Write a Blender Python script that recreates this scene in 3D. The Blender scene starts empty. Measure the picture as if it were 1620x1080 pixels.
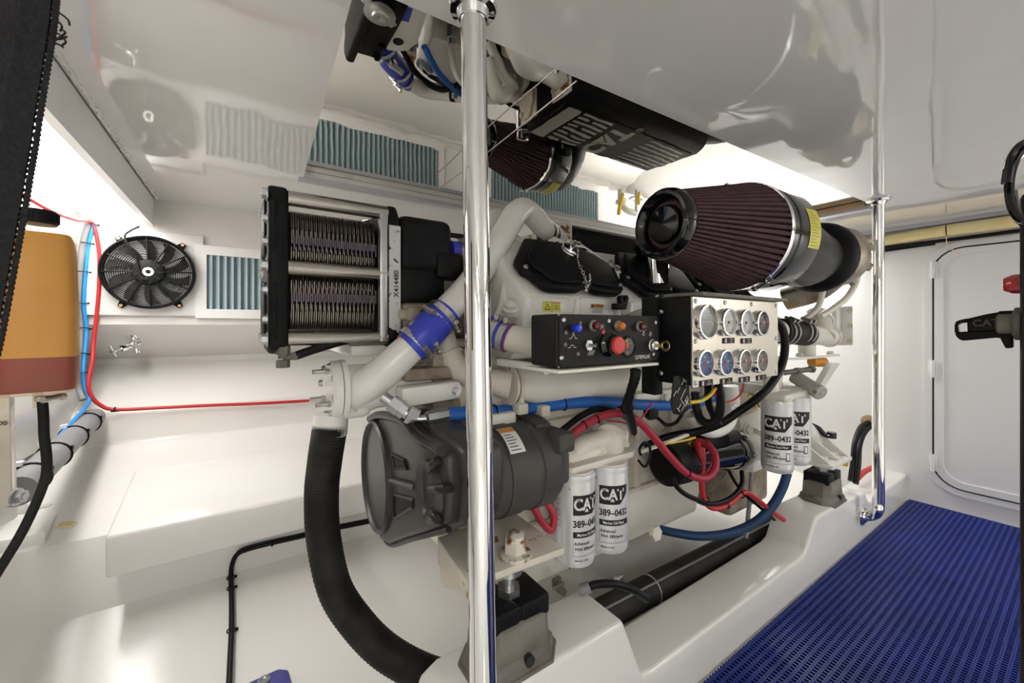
import bpy, bmesh, math, random
from mathutils import Vector, Matrix, Quaternion
random.seed(7)
V = Vector
PI = math.pi
scene = bpy.context.scene
COL = scene.collection

# ------------------------------------------------------------------ camera, world, lamps, exposure
EYE = V((0.0, 0.0, 1.144))
HEAD = math.radians(33.9)
cam_data = bpy.data.cameras.new('camera')
cam_data.sensor_width = 36.0
cam_data.lens = 14.0
cam_data.shift_y = -25.0 / 1620.0
cam_data.clip_start = 0.02
cam = bpy.data.objects.new('camera', cam_data)
cam.location = EYE
cam.rotation_euler = (PI / 2, 0, -HEAD)
COL.objects.link(cam)
scene.camera = cam

world = bpy.data.worlds.new('world')
scene.world = world
world.use_nodes = True
world.node_tree.nodes['Background'].inputs[0].default_value = (0.9, 0.95, 1.0, 1)
world.node_tree.nodes['Background'].inputs[1].default_value = 0.05

scene.view_settings.view_transform = 'Standard'
scene.view_settings.look = 'None'
scene.view_settings.gamma = 1.0
scene.view_settings.use_curve_mapping = False
scene.view_settings.exposure = 0.58

# power of each ceiling fixture (watts), the star pair being unseen and added as fill; the fixtures themselves are built further down
LAMPS = {
    'port_forward': ((-0.53, 1.98, 1.655), 0.18, 1.35, 6.5),
    'port_aft':     ((3.40, 1.85, 1.655), 0.15, 1.35, 13.0),
    'star_forward_fill': ((-0.53, -1.60, 1.655), 0.15, 1.35, 20.0),  # unseen pair added to brighten the walkway and the engine's near side
    'star_aft_fill':     ((3.40, -1.60, 1.655), 0.15, 1.35, 20.0),
}
for k, (p, sx, sy, w) in LAMPS.items():
    ld = bpy.data.lights.new('tube_light_' + k, 'AREA')
    ld.shape = 'RECTANGLE'; ld.size = sx; ld.size_y = sy; ld.energy = w
    ld.color = (1.0, 0.985, 0.955)
    lo = bpy.data.objects.new('tube_light_' + k, ld)
    lo.location = p
    COL.objects.link(lo)

# ------------------------------------------------------------------ points seen through the lens, put at their real depth
# The building figures below were taken on a first survey frame; S() carries them to the true axes of the compartment:
# x runs aft along the beds, y outboard, z up.
F, CX, CY = 720.0, 810.0, 515.0
H0 = math.radians(37.5)
SH, CH = math.sin(H0), math.cos(H0)
_q = 630.0 / F; _s, _c = math.sin(HEAD), math.cos(HEAD)
KX, KS = _c * CH + _s * _q * SH, _c * SH - _s * _q * CH
KY = _s * SH + _c * _q * CH
MODE = 'shear'
def S(p): return V((KX * p[0] - KS * p[1], KY * p[1], p[2]))
def mode(m='shear', p=None):
    global MODE
    MODE = m if p is None else (m, p)
def MP(p):
    if MODE == 'off': return V(p)
    if MODE == 'shear': return S(p)
    if MODE[0] == 'ortho': return V((KX * p[0] - KS * MODE[1], KY * p[1], p[2]))
    c = V(MODE[1]); return V(p) - c + S(c)
def LIN(v):
    if MODE == 'off' or MODE[0] == 'rigid': return V(v)
    return V((KX * v[0], KY * v[1], v[2]))
def ray(px, py):
    a = (px - CX) / F
    b = (CY - py) / F
    return V((CH * a + SH, CH - SH * a, b))
def T_(px, py, t): return EYE + ray(px, py) * t
def X_(px, py, X):
    r = ray(px, py); return EYE + r * (X / r.x)
def Y_(px, py, Y):
    r = ray(px, py); return EYE + r * (Y / r.y)
def Z_(px, py, Z):
    r = ray(px, py); return EYE + r * ((Z - EYE.z) / r.z)
def N_(px, py, p, n):
    r = ray(px, py); n = V(n); return EYE + r * ((V(p) - EYE).dot(n) / r.dot(n))

# ------------------------------------------------------------------ materials
MATS = {}
def mat(name, col, rough=0.5, metal=0.0, col2=None, nscale=8.0, lo=0.35, hi=0.7, bump=None, coat=0.0, emit=None,
        trans=0.0, rvar=0.0, spots=None, ior=1.45, sss=0.0, alpha=1.0, spec=0.5):
    if name in MATS: return MATS[name]
    m = bpy.data.materials.new(name); m.use_nodes = True
    nt = m.node_tree; N = nt.nodes; L = nt.links
    b = N['Principled BSDF']
    b.inputs['Base Color'].default_value = (*col, 1)
    b.inputs['Roughness'].default_value = rough
    b.inputs['Metallic'].default_value = metal
    b.inputs['IOR'].default_value = ior
    b.inputs['Specular IOR Level'].default_value = spec
    b.inputs['Coat Weight'].default_value = coat
    b.inputs['Coat Roughness'].default_value = 0.04
    b.inputs['Transmission Weight'].default_value = trans
    b.inputs['Alpha'].default_value = alpha
    if sss:
        b.inputs['Subsurface Weight'].default_value = sss
        b.inputs['Subsurface Radius'].default_value = (0.03, 0.02, 0.01)
    tc = N.new('ShaderNodeTexCoord')
    def noise(scale, det=4.0):
        n = N.new('ShaderNodeTexNoise'); n.inputs['Scale'].default_value = scale; n.inputs['Detail'].default_value = det
        L.new(tc.outputs['Object'], n.inputs['Vector']); return n
    out = None
    if col2:
        n = noise(nscale); r = N.new('ShaderNodeMapRange')
        r.inputs['From Min'].default_value = lo; r.inputs['From Max'].default_value = hi
        L.new(n.outputs['Fac'], r.inputs['Value'])
        mx = N.new('ShaderNodeMix'); mx.data_type = 'RGBA'
        mx.inputs['A'].default_value = (*col, 1); mx.inputs['B'].default_value = (*col2, 1)
        L.new(r.outputs['Result'], mx.inputs['Factor']); out = mx.outputs['Result']
        if rvar:
            rr = N.new('ShaderNodeMapRange'); rr.inputs['To Min'].default_value = rough; rr.inputs['To Max'].default_value = rough + rvar
            L.new(r.outputs['Result'], rr.inputs['Value']); L.new(rr.outputs['Result'], b.inputs['Roughness'])
    if spots:
        sc, th, sc_col = spots
        n = noise(sc, 6.0); r = N.new('ShaderNodeMapRange')
        r.inputs['From Min'].default_value = th; r.inputs['From Max'].default_value = th + 0.04
        L.new(n.outputs['Fac'], r.inputs['Value'])
        mx = N.new('ShaderNodeMix'); mx.data_type = 'RGBA'
        mx.inputs['A'].default_value = (*col, 1); mx.inputs['B'].default_value = (*sc_col, 1)
        if out: L.new(out, mx.inputs['A'])
        L.new(r.outputs['Result'], mx.inputs['Factor']); out = mx.outputs['Result']
    if out: L.new(out, b.inputs['Base Color'])
    if bump:
        sc, st, dist = bump
        n = noise(sc, 2.0); bp = N.new('ShaderNodeBump'); bp.inputs['Strength'].default_value = st; bp.inputs['Distance'].default_value = dist
        L.new(n.outputs['Fac'], bp.inputs['Height']); L.new(bp.outputs['Normal'], b.inputs['Normal'])
        if coat: L.new(bp.outputs['Normal'], b.inputs['Coat Normal'])
    if emit:
        b.inputs['Emission Color'].default_value = (*emit[0], 1); b.inputs['Emission Strength'].default_value = emit[1]
    MATS[name] = m
    return m

M = dict(
    gel=mat('gelcoat_white', (0.80, 0.785, 0.755), 0.16, col2=(0.77, 0.75, 0.71), nscale=1.5, bump=(2.2, 0.12, 0.02), spots=(34, 0.80, (0.25, 0.23, 0.2))),
    ceil=mat('gelcoat_overhead', (0.78, 0.768, 0.745), 0.05, col2=(0.75, 0.735, 0.71), nscale=1.2, bump=(3.2, 0.10, 0.03), ior=1.75, coat=0.5),
    wall=mat('wall_paint', (0.82, 0.815, 0.80), 0.28, col2=(0.79, 0.785, 0.77), nscale=2.0, bump=(6, 0.05, 0.01)),
    mirror=mat('polished_mirror', (0.90, 0.885, 0.84), 0.012, 1.0, bump=(4.5, 0.05, 0.02)),
    paint=mat('engine_paint', (0.80, 0.775, 0.69), 0.28, col2=(0.75, 0.72, 0.62), nscale=7, spots=(26, 0.735, (0.22, 0.11, 0.03)), bump=(60, 0.06, 0.002)),
    paintw=mat('engine_paint_white', (0.83, 0.82, 0.775), 0.22, col2=(0.78, 0.765, 0.71), nscale=6, spots=(30, 0.75, (0.16, 0.13, 0.08))),
    rusty=mat('rusty_paint', (0.70, 0.66, 0.57), 0.4, col2=(0.60, 0.54, 0.43), nscale=9, spots=(16, 0.645, (0.20, 0.085, 0.02)), bump=(50, 0.15, 0.003)),
    dirty=mat('oily_casting', (0.40, 0.35, 0.27), 0.45, col2=(0.16, 0.12, 0.08), nscale=10, bump=(40, 0.3, 0.004)),
    black=mat('black_satin', (0.006, 0.006, 0.0065), 0.48, spec=0.16, col2=(0.011, 0.011, 0.0115), nscale=14, bump=(120, 0.06, 0.001)),
    blackg=mat('black_gloss', (0.004, 0.004, 0.005), 0.05, coat=0.15),
    blackm=mat('black_crinkle', (0.009, 0.009, 0.0095), 0.5, spec=0.22, col2=(0.014, 0.014, 0.014), nscale=30, bump=(220, 0.25, 0.001)),
    plastic=mat('guard_plastic', (0.028, 0.027, 0.0265), 0.38, col2=(0.060, 0.057, 0.054), nscale=5, spots=(7, 0.73, (0.20, 0.14, 0.08)), bump=(30, 0.08, 0.003)),
    plasticd=mat('guard_plastic_dark', (0.010, 0.010, 0.0105), 0.33, spec=0.22, col2=(0.04, 0.04, 0.04), nscale=8),
    rubber=mat('hose_rubber', (0.012, 0.0115, 0.011), 0.6, spec=0.22, col2=(0.028, 0.027, 0.025), nscale=14, bump=(45, 0.35, 0.003)),
    cable=mat('cable_black', (0.007, 0.007, 0.0075), 0.42, spec=0.22),
    grey=mat('conduit_grey', (0.27, 0.27, 0.28), 0.5, col2=(0.22, 0.22, 0.23), nscale=9),
    altern=mat('alternator_grey', (0.045, 0.044, 0.041), 0.55, col2=(0.07, 0.067, 0.061), nscale=12, spots=(18, 0.72, (0.2, 0.13, 0.06)), bump=(80, 0.2, 0.002)),
    mount=mat('mount_cast', (0.20, 0.185, 0.155), 0.55, col2=(0.11, 0.10, 0.085), nscale=9, spots=(14, 0.68, (0.42, 0.37, 0.28)), bump=(60, 0.25, 0.003)),
    chrome=mat('chrome', (0.86, 0.86, 0.86), 0.035, 1.0),
    steel=mat('brushed_steel', (0.62, 0.60, 0.57), 0.24, 1.0, col2=(0.52, 0.49, 0.45), nscale=20, rvar=0.15),
    tierod=mat('tie_rod_steel', (0.46, 0.44, 0.40), 0.20, 1.0, col2=(0.40, 0.375, 0.335), nscale=16, rvar=0.08),
    zinc=mat('zinc_fitting', (0.50, 0.51, 0.52), 0.34, 1.0),
    plate=mat('exchanger_plate', (0.42, 0.38, 0.32), 0.30, 1.0, col2=(0.22, 0.19, 0.16), nscale=30),
    plateb=mat('exchanger_plate_blued', (0.10, 0.10, 0.15), 0.32, 1.0, col2=(0.16, 0.12, 0.10), nscale=30),
    alu=mat('faceplate_steel', (0.66, 0.61, 0.52), 0.30, 1.0, col2=(0.60, 0.55, 0.47), nscale=4),
    turbo=mat('turbo_scale', (0.46, 0.43, 0.38), 0.40, 0.75, col2=(0.24, 0.17, 0.10), nscale=11, bump=(35, 0.25, 0.003)),
    brass=mat('brass', (0.52, 0.36, 0.16), 0.3, 1.0),
    blue=mat('silicone_blue', (0.045, 0.065, 0.52), 0.33),
    hoseb=mat('hose_blue', (0.012, 0.13, 0.50), 0.5, col2=(0.02, 0.10, 0.38), nscale=12),
    hosed=mat('hose_dark_blue', (0.010, 0.055, 0.16), 0.5, col2=(0.015, 0.04, 0.10), nscale=12),
    red=mat('cable_red', (0.40, 0.022, 0.045), 0.42),
    redb=mat('wire_red', (0.52, 0.025, 0.025), 0.4),
    redl=mat('red_liner', (0.55, 0.07, 0.06), 0.5),
    yellow=mat('wire_yellow', (0.72, 0.52, 0.03), 0.4),
    yellab=mat('label_yellow', (0.72, 0.66, 0.10), 0.45),
    orlab=mat('label_orange', (0.60, 0.26, 0.06), 0.5),
    whlab=mat('label_white', (0.78, 0.78, 0.76), 0.45),
    ink=mat('print_black', (0.012, 0.012, 0.012), 0.5),
    inkw=mat('print_white', (0.62, 0.60, 0.55), 0.5),
    inkg=mat('cover_lettering', (0.42, 0.40, 0.36), 0.45),
    filt=mat('filter_can', (0.74, 0.75, 0.76), 0.22, 0.25),
    pleat=mat('filter_gauze', (0.085, 0.048, 0.056), 0.8, col2=(0.11, 0.062, 0.072), nscale=20, spec=0.15),
    slat=mat('louvre_slat', (0.31, 0.41, 0.445), 0.5, col2=(0.35, 0.45, 0.48), nscale=3, spec=0.2),
    dark=mat('dark_void', (0.02, 0.02, 0.022), 0.8),
    mat=mat('mat_vinyl', (0.010, 0.028, 0.235), 0.34, col2=(0.008, 0.020, 0.165), nscale=5, spec=0.35, bump=(150, 0.15, 0.001)),
    matgap=mat('mat_hole_shade', (0.012, 0.014, 0.05), 0.7),  # near-black colour stands in for shade in the mat's holes
    tank=mat('tank_plastic', (0.86, 0.72, 0.42), 0.35, trans=0.0, alpha=1.0, sss=0.0),
    foam=mat('pipe_foam', (0.82, 0.66, 0.30), 0.75, col2=(0.86, 0.76, 0.45), nscale=9, bump=(30, 0.25, 0.004)),
    tape=mat('duct_tape', (0.25, 0.25, 0.26), 0.35, 0.3),
    lilac=mat('trim_alloy', (0.50, 0.50, 0.54), 0.32, 0.3),
    vinylw=mat('vinyl_white', (0.80, 0.80, 0.80), 0.30),
    lens=mat('lamp_lens', (0.95, 0.95, 0.93), 0.4, emit=((1.0, 0.985, 0.955), 3.6)),
    glass=mat('gauge_glass', (1, 1, 1), 0.0, trans=1.0, ior=1.3),
    lredd=mat('lamp_red_dark', (0.10, 0.006, 0.010), 0.08, coat=0.8),
    lamb=mat('lamp_amber', (0.62, 0.17, 0.02), 0.12, coat=0.8),
    lblue=mat('lamp_blue', (0.02, 0.05, 0.75), 0.2),
    estop=mat('stop_button_red', (0.58, 0.035, 0.03), 0.4),
    dialb=mat('dial_blue', (0.025, 0.07, 0.22), 0.5, col2=(0.04, 0.10, 0.28), nscale=40),
    dialg=mat('dial_grey', (0.17, 0.155, 0.13), 0.5, col2=(0.24, 0.215, 0.17), nscale=40),
    dialk=mat('dial_black', (0.02, 0.02, 0.02), 0.3),
    diall=mat('dial_pale_reflection', (0.58, 0.58, 0.54), 0.4, col2=(0.50, 0.53, 0.56), nscale=30),  # pale tone paints bright glass reflections into the top-row dials
    lcd=mat('lcd_grey', (0.17, 0.18, 0.16), 0.25),
    pumpb=mat('pump_blue', (0.07, 0.07, 0.32), 0.5, col2=(0.10, 0.09, 0.28), nscale=20),
    skin=mat('wood_edge', (0.50, 0.33, 0.18), 0.6, col2=(0.40, 0.26, 0.14), nscale=10),
    fabric=mat('sleeve_weave', (0.010, 0.010, 0.012), 0.9, col2=(0.022, 0.022, 0.024), nscale=300, bump=(500, 0.6, 0.001)),
    coolant=mat('coolant_amber', (0.86, 0.40, 0.035), 0.35, col2=(0.90, 0.47, 0.07), nscale=7),
    coolred=mat('coolant_red', (0.42, 0.012, 0.010), 0.3, col2=(0.26, 0.012, 0.012), nscale=6),
)

def translucent(name, col, fac):
    m = bpy.data.materials.new(name); m.use_nodes = True
    nt = m.node_tree; N = nt.nodes; L = nt.links
    b = N['Principled BSDF']; b.inputs['Base Color'].default_value = (*col, 1); b.inputs['Roughness'].default_value = 0.35
    tr = N.new('ShaderNodeBsdfTransparent'); tr.inputs[0].default_value = (*[0.4 + 0.6 * c for c in col], 1)
    mx = N.new('ShaderNodeMixShader'); mx.inputs[0].default_value = fac
    L.new(b.outputs[0], mx.inputs[1]); L.new(tr.outputs[0], mx.inputs[2])
    L.new(mx.outputs[0], N['Material Output'].inputs[0])
    return m
M['tank'] = translucent('tank_plastic_clear', (0.92, 0.84, 0.66), 0.90)

def thin_glass(name):
    m = bpy.data.materials.new(name); m.use_nodes = True
    nt = m.node_tree; N = nt.nodes; L = nt.links
    g = N.new('ShaderNodeBsdfGlossy'); g.inputs['Roughness'].default_value = 0.02
    tr = N.new('ShaderNodeBsdfTransparent')
    mx = N.new('ShaderNodeMixShader'); mx.inputs[0].default_value = 0.05; L.new(tr.outputs[0], mx.inputs[1]); L.new(g.outputs[0], mx.inputs[2])
    L.new(mx.outputs[0], N['Material Output'].inputs[0]); return m
M['glass'] = thin_glass('gauge_glass_thin')

# ------------------------------------------------------------------ mesh builder
def axes(n):
    n = V(n).normalized()
    u = n.orthogonal().normalized()
    if abs(n.z) < 0.9:
        u = V((0, 0, 1)).cross(n).normalized()
    else:
        u = V((1, 0, 0)); u = (u - n * u.dot(n)).normalized()
    return u, n.cross(u), n

def smooth_path(pts, n=8):
    pts = [V(p) for p in pts]
    if len(pts) < 3: return pts
    P = [pts[0] * 2 - pts[1]] + pts + [pts[-1] * 2 - pts[-2]]
    out = []
    for i in range(1, len(P) - 2):
        a, b, c, d = P[i - 1], P[i], P[i + 1], P[i + 2]
        for k in range(n):
            t = k / n
            out.append(0.5 * ((2 * b) + (c - a) * t + (2 * a - 5 * b + 4 * c - d) * t * t + (3 * b - a - 3 * c + d) * t ** 3))
    out.append(pts[-1])
    return out

class B:
    def __init__(s): s.v = []; s.f = []; s.mi = []; s.cur = 0
    def m(s, i): s.cur = i; return s
    def add(s, vs, fs): return s._add([MP(p) for p in vs], fs)
    def _add(s, vs, fs):
        o = len(s.v); s.v += [V(p) for p in vs]
        for f in fs: s.f.append([i + o for i in f]); s.mi.append(s.cur)
        return s
    def bm(s, bm):
        bm.verts.index_update()
        return s._add([v.co.copy() for v in bm.verts], [[v.index for v in f.verts] for f in bm.faces])
    def box(s, c, size, rot=None, bev=0.0, seg=2):
        bm = bmesh.new(); bmesh.ops.create_cube(bm, size=1)
        if rot is None:
            size = LIN(size)
            c = MP(c) if MODE != 'shear' or size[1] < 0.1 else V((KX * c[0] - KS * (c[1] - size[1] / KY / 2), KY * c[1], c[2]))
        else: c = MP(c)
        for v in bm.verts: v.co = V((v.co.x * size[0], v.co.y * size[1], v.co.z * size[2]))
        if bev: bmesh.ops.bevel(bm, geom=bm.edges[:], offset=bev, segments=seg, affect='EDGES', profile=0.5)
        for v in bm.verts: v.co = (rot @ v.co if rot else v.co) + V(c)
        s.bm(bm); bm.free(); return s
    def box2(s, lo, hi, bev=0.0, seg=2):
        lo, hi = V(lo), V(hi)
        return s.box((lo + hi) / 2, [abs(hi[i] - lo[i]) for i in range(3)], None, bev, seg)
    def prism(s, poly, w, bev=0.0, seg=2, bevall=True):
        """poly: world points (planar), w: extrusion vector"""
        bm = bmesh.new(); w = LIN(w); poly = [V(p) for p in poly]
        if MODE == 'shear' and max(p.x for p in poly) - min(p.x for p in poly) < 1e-4:
            yr = min(p.y for p in poly); poly = [V((KX * p.x - KS * yr, KY * p.y, p.z)) for p in poly]
        else: poly = [MP(p) for p in poly]
        a = [bm.verts.new(V(p)) for p in poly]; b = [bm.verts.new(V(p) + w) for p in poly]
        n = len(poly)
        bm.faces.new(a); bm.faces.new(list(reversed(b)))
        for i in range(n): bm.faces.new((a[i], b[i], b[(i + 1) % n], a[(i + 1) % n]))
        bmesh.ops.recalc_face_normals(bm, faces=bm.faces[:])
        if bev:
            bm.normal_update()
            e = [e for e in bm.edges if len(e.link_faces) == 2 and e.calc_face_angle(0) > 0.5]
            bmesh.ops.bevel(bm, geom=e, offset=bev, segments=seg, affect='EDGES', profile=0.5, clamp_overlap=True)
        bm.verts.index_update(); s.bm(bm); bm.free(); return s
    def cyl(s, p0, p1, r, r1=None, seg=20, cap=True):
        p0, p1 = V(p0), V(p1); r1 = r if r1 is None else r1
        if MODE == 'shear' and (abs(p1.x - p0.x) < 0.02 or abs(p1.y - p0.y) < 0.02):
            mid, hv = S((p0 + p1) / 2), LIN((p1 - p0) / 2); p0, p1 = mid - hv, mid + hv
        else: p0, p1 = MP(p0), MP(p1)
        u, v, n = axes(p1 - p0)
        vs = []
        for k in range(seg):
            a = 2 * PI * k / seg; d = u * math.cos(a) + v * math.sin(a)
            vs += [p0 + d * r, p1 + d * r1]
        fs = [[2 * k, 2 * ((k + 1) % seg), 2 * ((k + 1) % seg) + 1, 2 * k + 1] for k in range(seg)]
        if cap: fs += [[2 * k for k in reversed(range(seg))], [2 * k + 1 for k in range(seg)]]
        return s._add(vs, fs)
    def lathe(s, prof, o, ax, seg=32, cap=True, up=None):
        """prof: (radius, height along ax)"""
        o = MP(o); u, v, n = axes(ax); vs = []; m = len(prof)
        if MODE != 'off' and MODE[0] != 'rigid' and abs(n.x) > 0.99: prof = [(r, h * KX) for r, h in prof]
        for k in range(seg):
            a = 2 * PI * k / seg; d = u * math.cos(a) + v * math.sin(a)
            vs += [o + d * r + n * h for r, h in prof]
        fs = []
        for k in range(seg):
            k2 = (k + 1) % seg
            for j in range(m - 1):
                fs.append([k * m + j, k2 * m + j, k2 * m + j + 1, k * m + j + 1])
        if m == 2 and abs(prof[0][1] - prof[1][1]) < 1e-6: cap = False   # a flat disc is closed already
        if cap:
            if prof[0][0] > 1e-5: fs.append([k * m for k in reversed(range(seg))])
            if prof[-1][0] > 1e-5: fs.append([k * m + m - 1 for k in range(seg)])
        return s._add(vs, fs)
    def tube(s, pts, r, seg=12, n=8, cap=True, sm=True, ridge=None):
        pts = [MP(p) for p in pts]; pts = smooth_path(pts, n) if sm else pts
        m = len(pts)
        if isinstance(r, (list, tuple)):
            q = len(r) - 1; rr = []
            for i in range(m):
                x = q * i / (m - 1); k = min(int(x), q - 1); rr.append(r[k] + (r[k + 1] - r[k]) * (x - k))
        else: rr = [r] * m
        tg = [(pts[min(i + 1, m - 1)] - pts[max(i - 1, 0)]).normalized() for i in range(m)]
        u, v, _ = axes(tg[0]); vs = []
        for i in range(m):
            if i:
                q = tg[i - 1].rotation_difference(tg[i]); u = q @ u
                u = (u - tg[i] * u.dot(tg[i])).normalized()
            v = tg[i].cross(u)
            rad = rr[i] * (1 + (ridge * (i % 2) if ridge else 0))
            for k in range(seg):
                a = 2 * PI * k / seg
                vs.append(pts[i] + (u * math.cos(a) + v * math.sin(a)) * rad)
        fs = []
        for i in range(m - 1):
            for k in range(seg):
                k2 = (k + 1) % seg
                fs.append([i * seg + k, i * seg + k2, (i + 1) * seg + k2, (i + 1) * seg + k])
        if cap: fs += [list(reversed(range(seg))), [(m - 1) * seg + k for k in range(seg)]]
        return s._add(vs, fs)
    def torus(s, c, ax, R, r, seg=36, rs=10, flat=1.0):
        c = MP(c); u, v, n = axes(ax); vs = []
        for k in range(seg):
            a = 2 * PI * k / seg; d = u * math.cos(a) + v * math.sin(a)
            for j in range(rs):
                b = 2 * PI * j / rs
                vs.append(c + d * (R + r * math.cos(b)) + n * (r * flat * math.sin(b)))
        fs = [[k * rs + j, ((k + 1) % seg) * rs + j, ((k + 1) % seg) * rs + (j + 1) % rs, k * rs + (j + 1) % rs] for k in range(seg) for j in range(rs)]
        return s._add(vs, fs)
    def sphere(s, c, r, sc=(1, 1, 1), seg=16):
        bm = bmesh.new(); bmesh.ops.create_uvsphere(bm, u_segments=seg, v_segments=seg // 2 + 2, radius=r)
        c = MP(c)
        for v in bm.verts: v.co = V((v.co.x * sc[0], v.co.y * sc[1], v.co.z * sc[2])) + c
        s.bm(bm); bm.free(); return s
    def hexp(s, c, ax, r, h):
        c = V(c); return s.cyl(c, c + V(ax).normalized() * h, r, seg=6)
    def grid(s, rows):
        nr, nc = len(rows), len(rows[0])
        return s.add([p for r in rows for p in r], [[i * nc + j, i * nc + j + 1, (i + 1) * nc + j + 1, (i + 1) * nc + j] for i in range(nr - 1) for j in range(nc - 1)])
    def loft(s, rings, cap=True):
        n = len(rings[0]); vs = [p for r in rings for p in r]
        fs = [[i * n + k, i * n + (k + 1) % n, (i + 1) * n + (k + 1) % n, (i + 1) * n + k] for i in range(len(rings) - 1) for k in range(n)]
        if cap: fs += [list(reversed(range(n))), [(len(rings) - 1) * n + k for k in range(n)]]
        return s.add(vs, fs)
    def mesh(s, name, mats, off=V((0, 0, 0)), angle=0.65, fixn=True):
        me = bpy.data.meshes.new(name)
        me.from_pydata([tuple(v - off) for v in s.v], [], s.f)
        if fixn:
            bm = bmesh.new(); bm.from_mesh(me); bmesh.ops.recalc_face_normals(bm, faces=bm.faces[:]); bm.to_mesh(me); bm.free()
        for m in mats: me.materials.append(m)
        me.polygons.foreach_set('material_index', [min(i, len(mats) - 1) for i in s.mi])
        me.polygons.foreach_set('use_smooth', [True] * len(me.polygons))
        me.set_sharp_from_angle(angle=angle)
        me.update()
        return me

def mlist(m): return [M[x] if isinstance(x, str) else x for x in (m if isinstance(m, (list, tuple)) else [m])]
def origin(o):
    p = V((0, 0, 0))
    while o: p = p + o.location; o = o.parent
    return p

class Thing:
    """an Empty at the base that carries the parts"""
    def __init__(s, name, label, cat, loc, group=None):
        s.o = bpy.data.objects.new(name, None); s.o.empty_display_size = 0.05
        s.o.location = MP(loc); s.o['label'] = label; s.o['category'] = cat
        if group: s.o['group'] = group
        COL.objects.link(s.o)
    def part(s, name, b, m, parent=None, label=None, angle=0.65, stuff=False):
        par = parent or s.o
        me = b.mesh(name, mlist(m), origin(par), angle)
        o = bpy.data.objects.new(name, me); o.parent = par
        if label: o['label'] = label
        if stuff: o['kind'] = 'stuff'
        COL.objects.link(o); return o
def solid(name, label, cat, b, m, group=None, angle=0.65, loc=None):
    """a thing that is one mesh"""
    lo = MP(loc) if loc else V(min(b.v, key=lambda p: p.z))
    o = bpy.data.objects.new(name, b.mesh(name, mlist(m), lo, angle)); o.location = lo
    o['label'] = label; o['category'] = cat
    if group: o['group'] = group
    COL.objects.link(o); return o
def sub(o, name, b, m, angle=0.65, label=None):
    c = bpy.data.objects.new(name, b.mesh(name, mlist(m), origin(o), angle)); c.parent = o
    if label: c['label'] = label
    COL.objects.link(c); return c
def struct(name, b, m, parent=None, angle=0.65, label=None):
    o = bpy.data.objects.new(name, b.mesh(name, mlist(m), origin(parent), angle))
    if parent: o.parent = parent
    else: o['kind'] = 'structure'
    if label: o['label'] = label
    COL.objects.link(o); return o

_bolt = {}
def bolt(par, p, ax, r, m='zinc', name='bolt'):
    """a hex head bolt with its washer; all share one mesh per material"""
    key = (name, m)
    if key not in _bolt:
        sv = MODE; mode('off'); b = B(); b.cyl((0, 0, 0), (0, 0, 0.25), 1.35, seg=14); b.hexp((0, 0, 0.25), (0, 0, 1), 1.0, 0.75); b.cyl((0, 0, 1.0), (0, 0, 1.12), 0.55, seg=8)
        _bolt[key] = b.mesh(name, mlist(m)); mode(sv)
    o = bpy.data.objects.new(name, _bolt[key])
    par = par.o if isinstance(par, Thing) else par
    o.parent = par; o.location = MP(p) - origin(par)
    o.rotation_mode = 'QUATERNION'; o.rotation_quaternion = V((0, 0, 1)).rotation_difference(V(ax).normalized())
    o.scale = (r, r, r); COL.objects.link(o); return o
_screw = {}
def screw(par, p, ax, r, m='steel'):
    if m not in _screw:
        sv = MODE; mode('off'); b = B(); b.lathe([(1.0, 0), (0.95, 0.25), (0.6, 0.5), (0.0, 0.55)], (0, 0, 0), (0, 0, 1), 10); _screw[m] = b.mesh('screw', mlist(m)); mode(sv)
    o = bpy.data.objects.new('screw', _screw[m]); par = par.o if isinstance(par, Thing) else par
    o.parent = par; o.location = MP(p) - origin(par); o.rotation_mode = 'QUATERNION'
    o.rotation_quaternion = V((0, 0, 1)).rotation_difference(V(ax).normalized()); o.scale = (r, r, r); COL.objects.link(o); return o

def clamp(par, c, ax, r, w=0.016, sdir=(0, -1, 0.6), m='steel', big=True, name='hose_clamp'):
    par = par.o if isinstance(par, Thing) else par
    c = MP(c); n = V(ax).normalized(); b = B(); sv = MODE; mode('off')
    b.lathe([(r, -w / 2), (r + 0.0025, -w / 2), (r + 0.0025, w / 2), (r, w / 2)], c, n, 28, cap=False)
    d = V(sdir); d = (d - n * d.dot(n)).normalized(); e = n.cross(d)
    p = c + d * (r + 0.008)
    b.cyl(p - e * 0.018, p + e * 0.018, 0.007, seg=10); b.hexp(p + e * 0.018, e, 0.0085, 0.009)
    rot = Matrix((e, n, d)).transposed()
    b.box(c + d * (r + 0.004), (0.028, w * 0.9, 0.006), rot, 0.001, 1)
    mode(sv)
    return sub(par, name, b, m)

def text_polys(txt, size, sx=1.0, bold=0.018):
    cu = bpy.data.curves.new('t', 'FONT'); cu.body = txt; cu.size = size; cu.align_x = 'CENTER'; cu.align_y = 'CENTER'
    cu.resolution_u = 3; cu.offset = size * bold
    ob = bpy.data.objects.new('t', cu); COL.objects.link(ob)
    bpy.context.view_layer.update()
    me = bpy.data.meshes.new_from_object(ob.evaluated_get(bpy.context.evaluated_depsgraph_get()))
    vs = [V((v.co.x * sx, v.co.y, 0)) for v in me.vertices]; fs = [list(p.vertices) for p in me.polygons]
    bpy.data.objects.remove(ob); bpy.data.curves.remove(cu); bpy.data.meshes.remove(me)
    return vs, fs
def put_text(b, txt, size, o, u, v, sx=1.0, lift=0.0008):
    vs, fs = text_polys(txt, size, sx); u, v = V(u).normalized(), V(v).normalized(); n = u.cross(v)
    return b.add([V(o) + u * p.x + v * p.y + n * lift for p in vs], fs)
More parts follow.
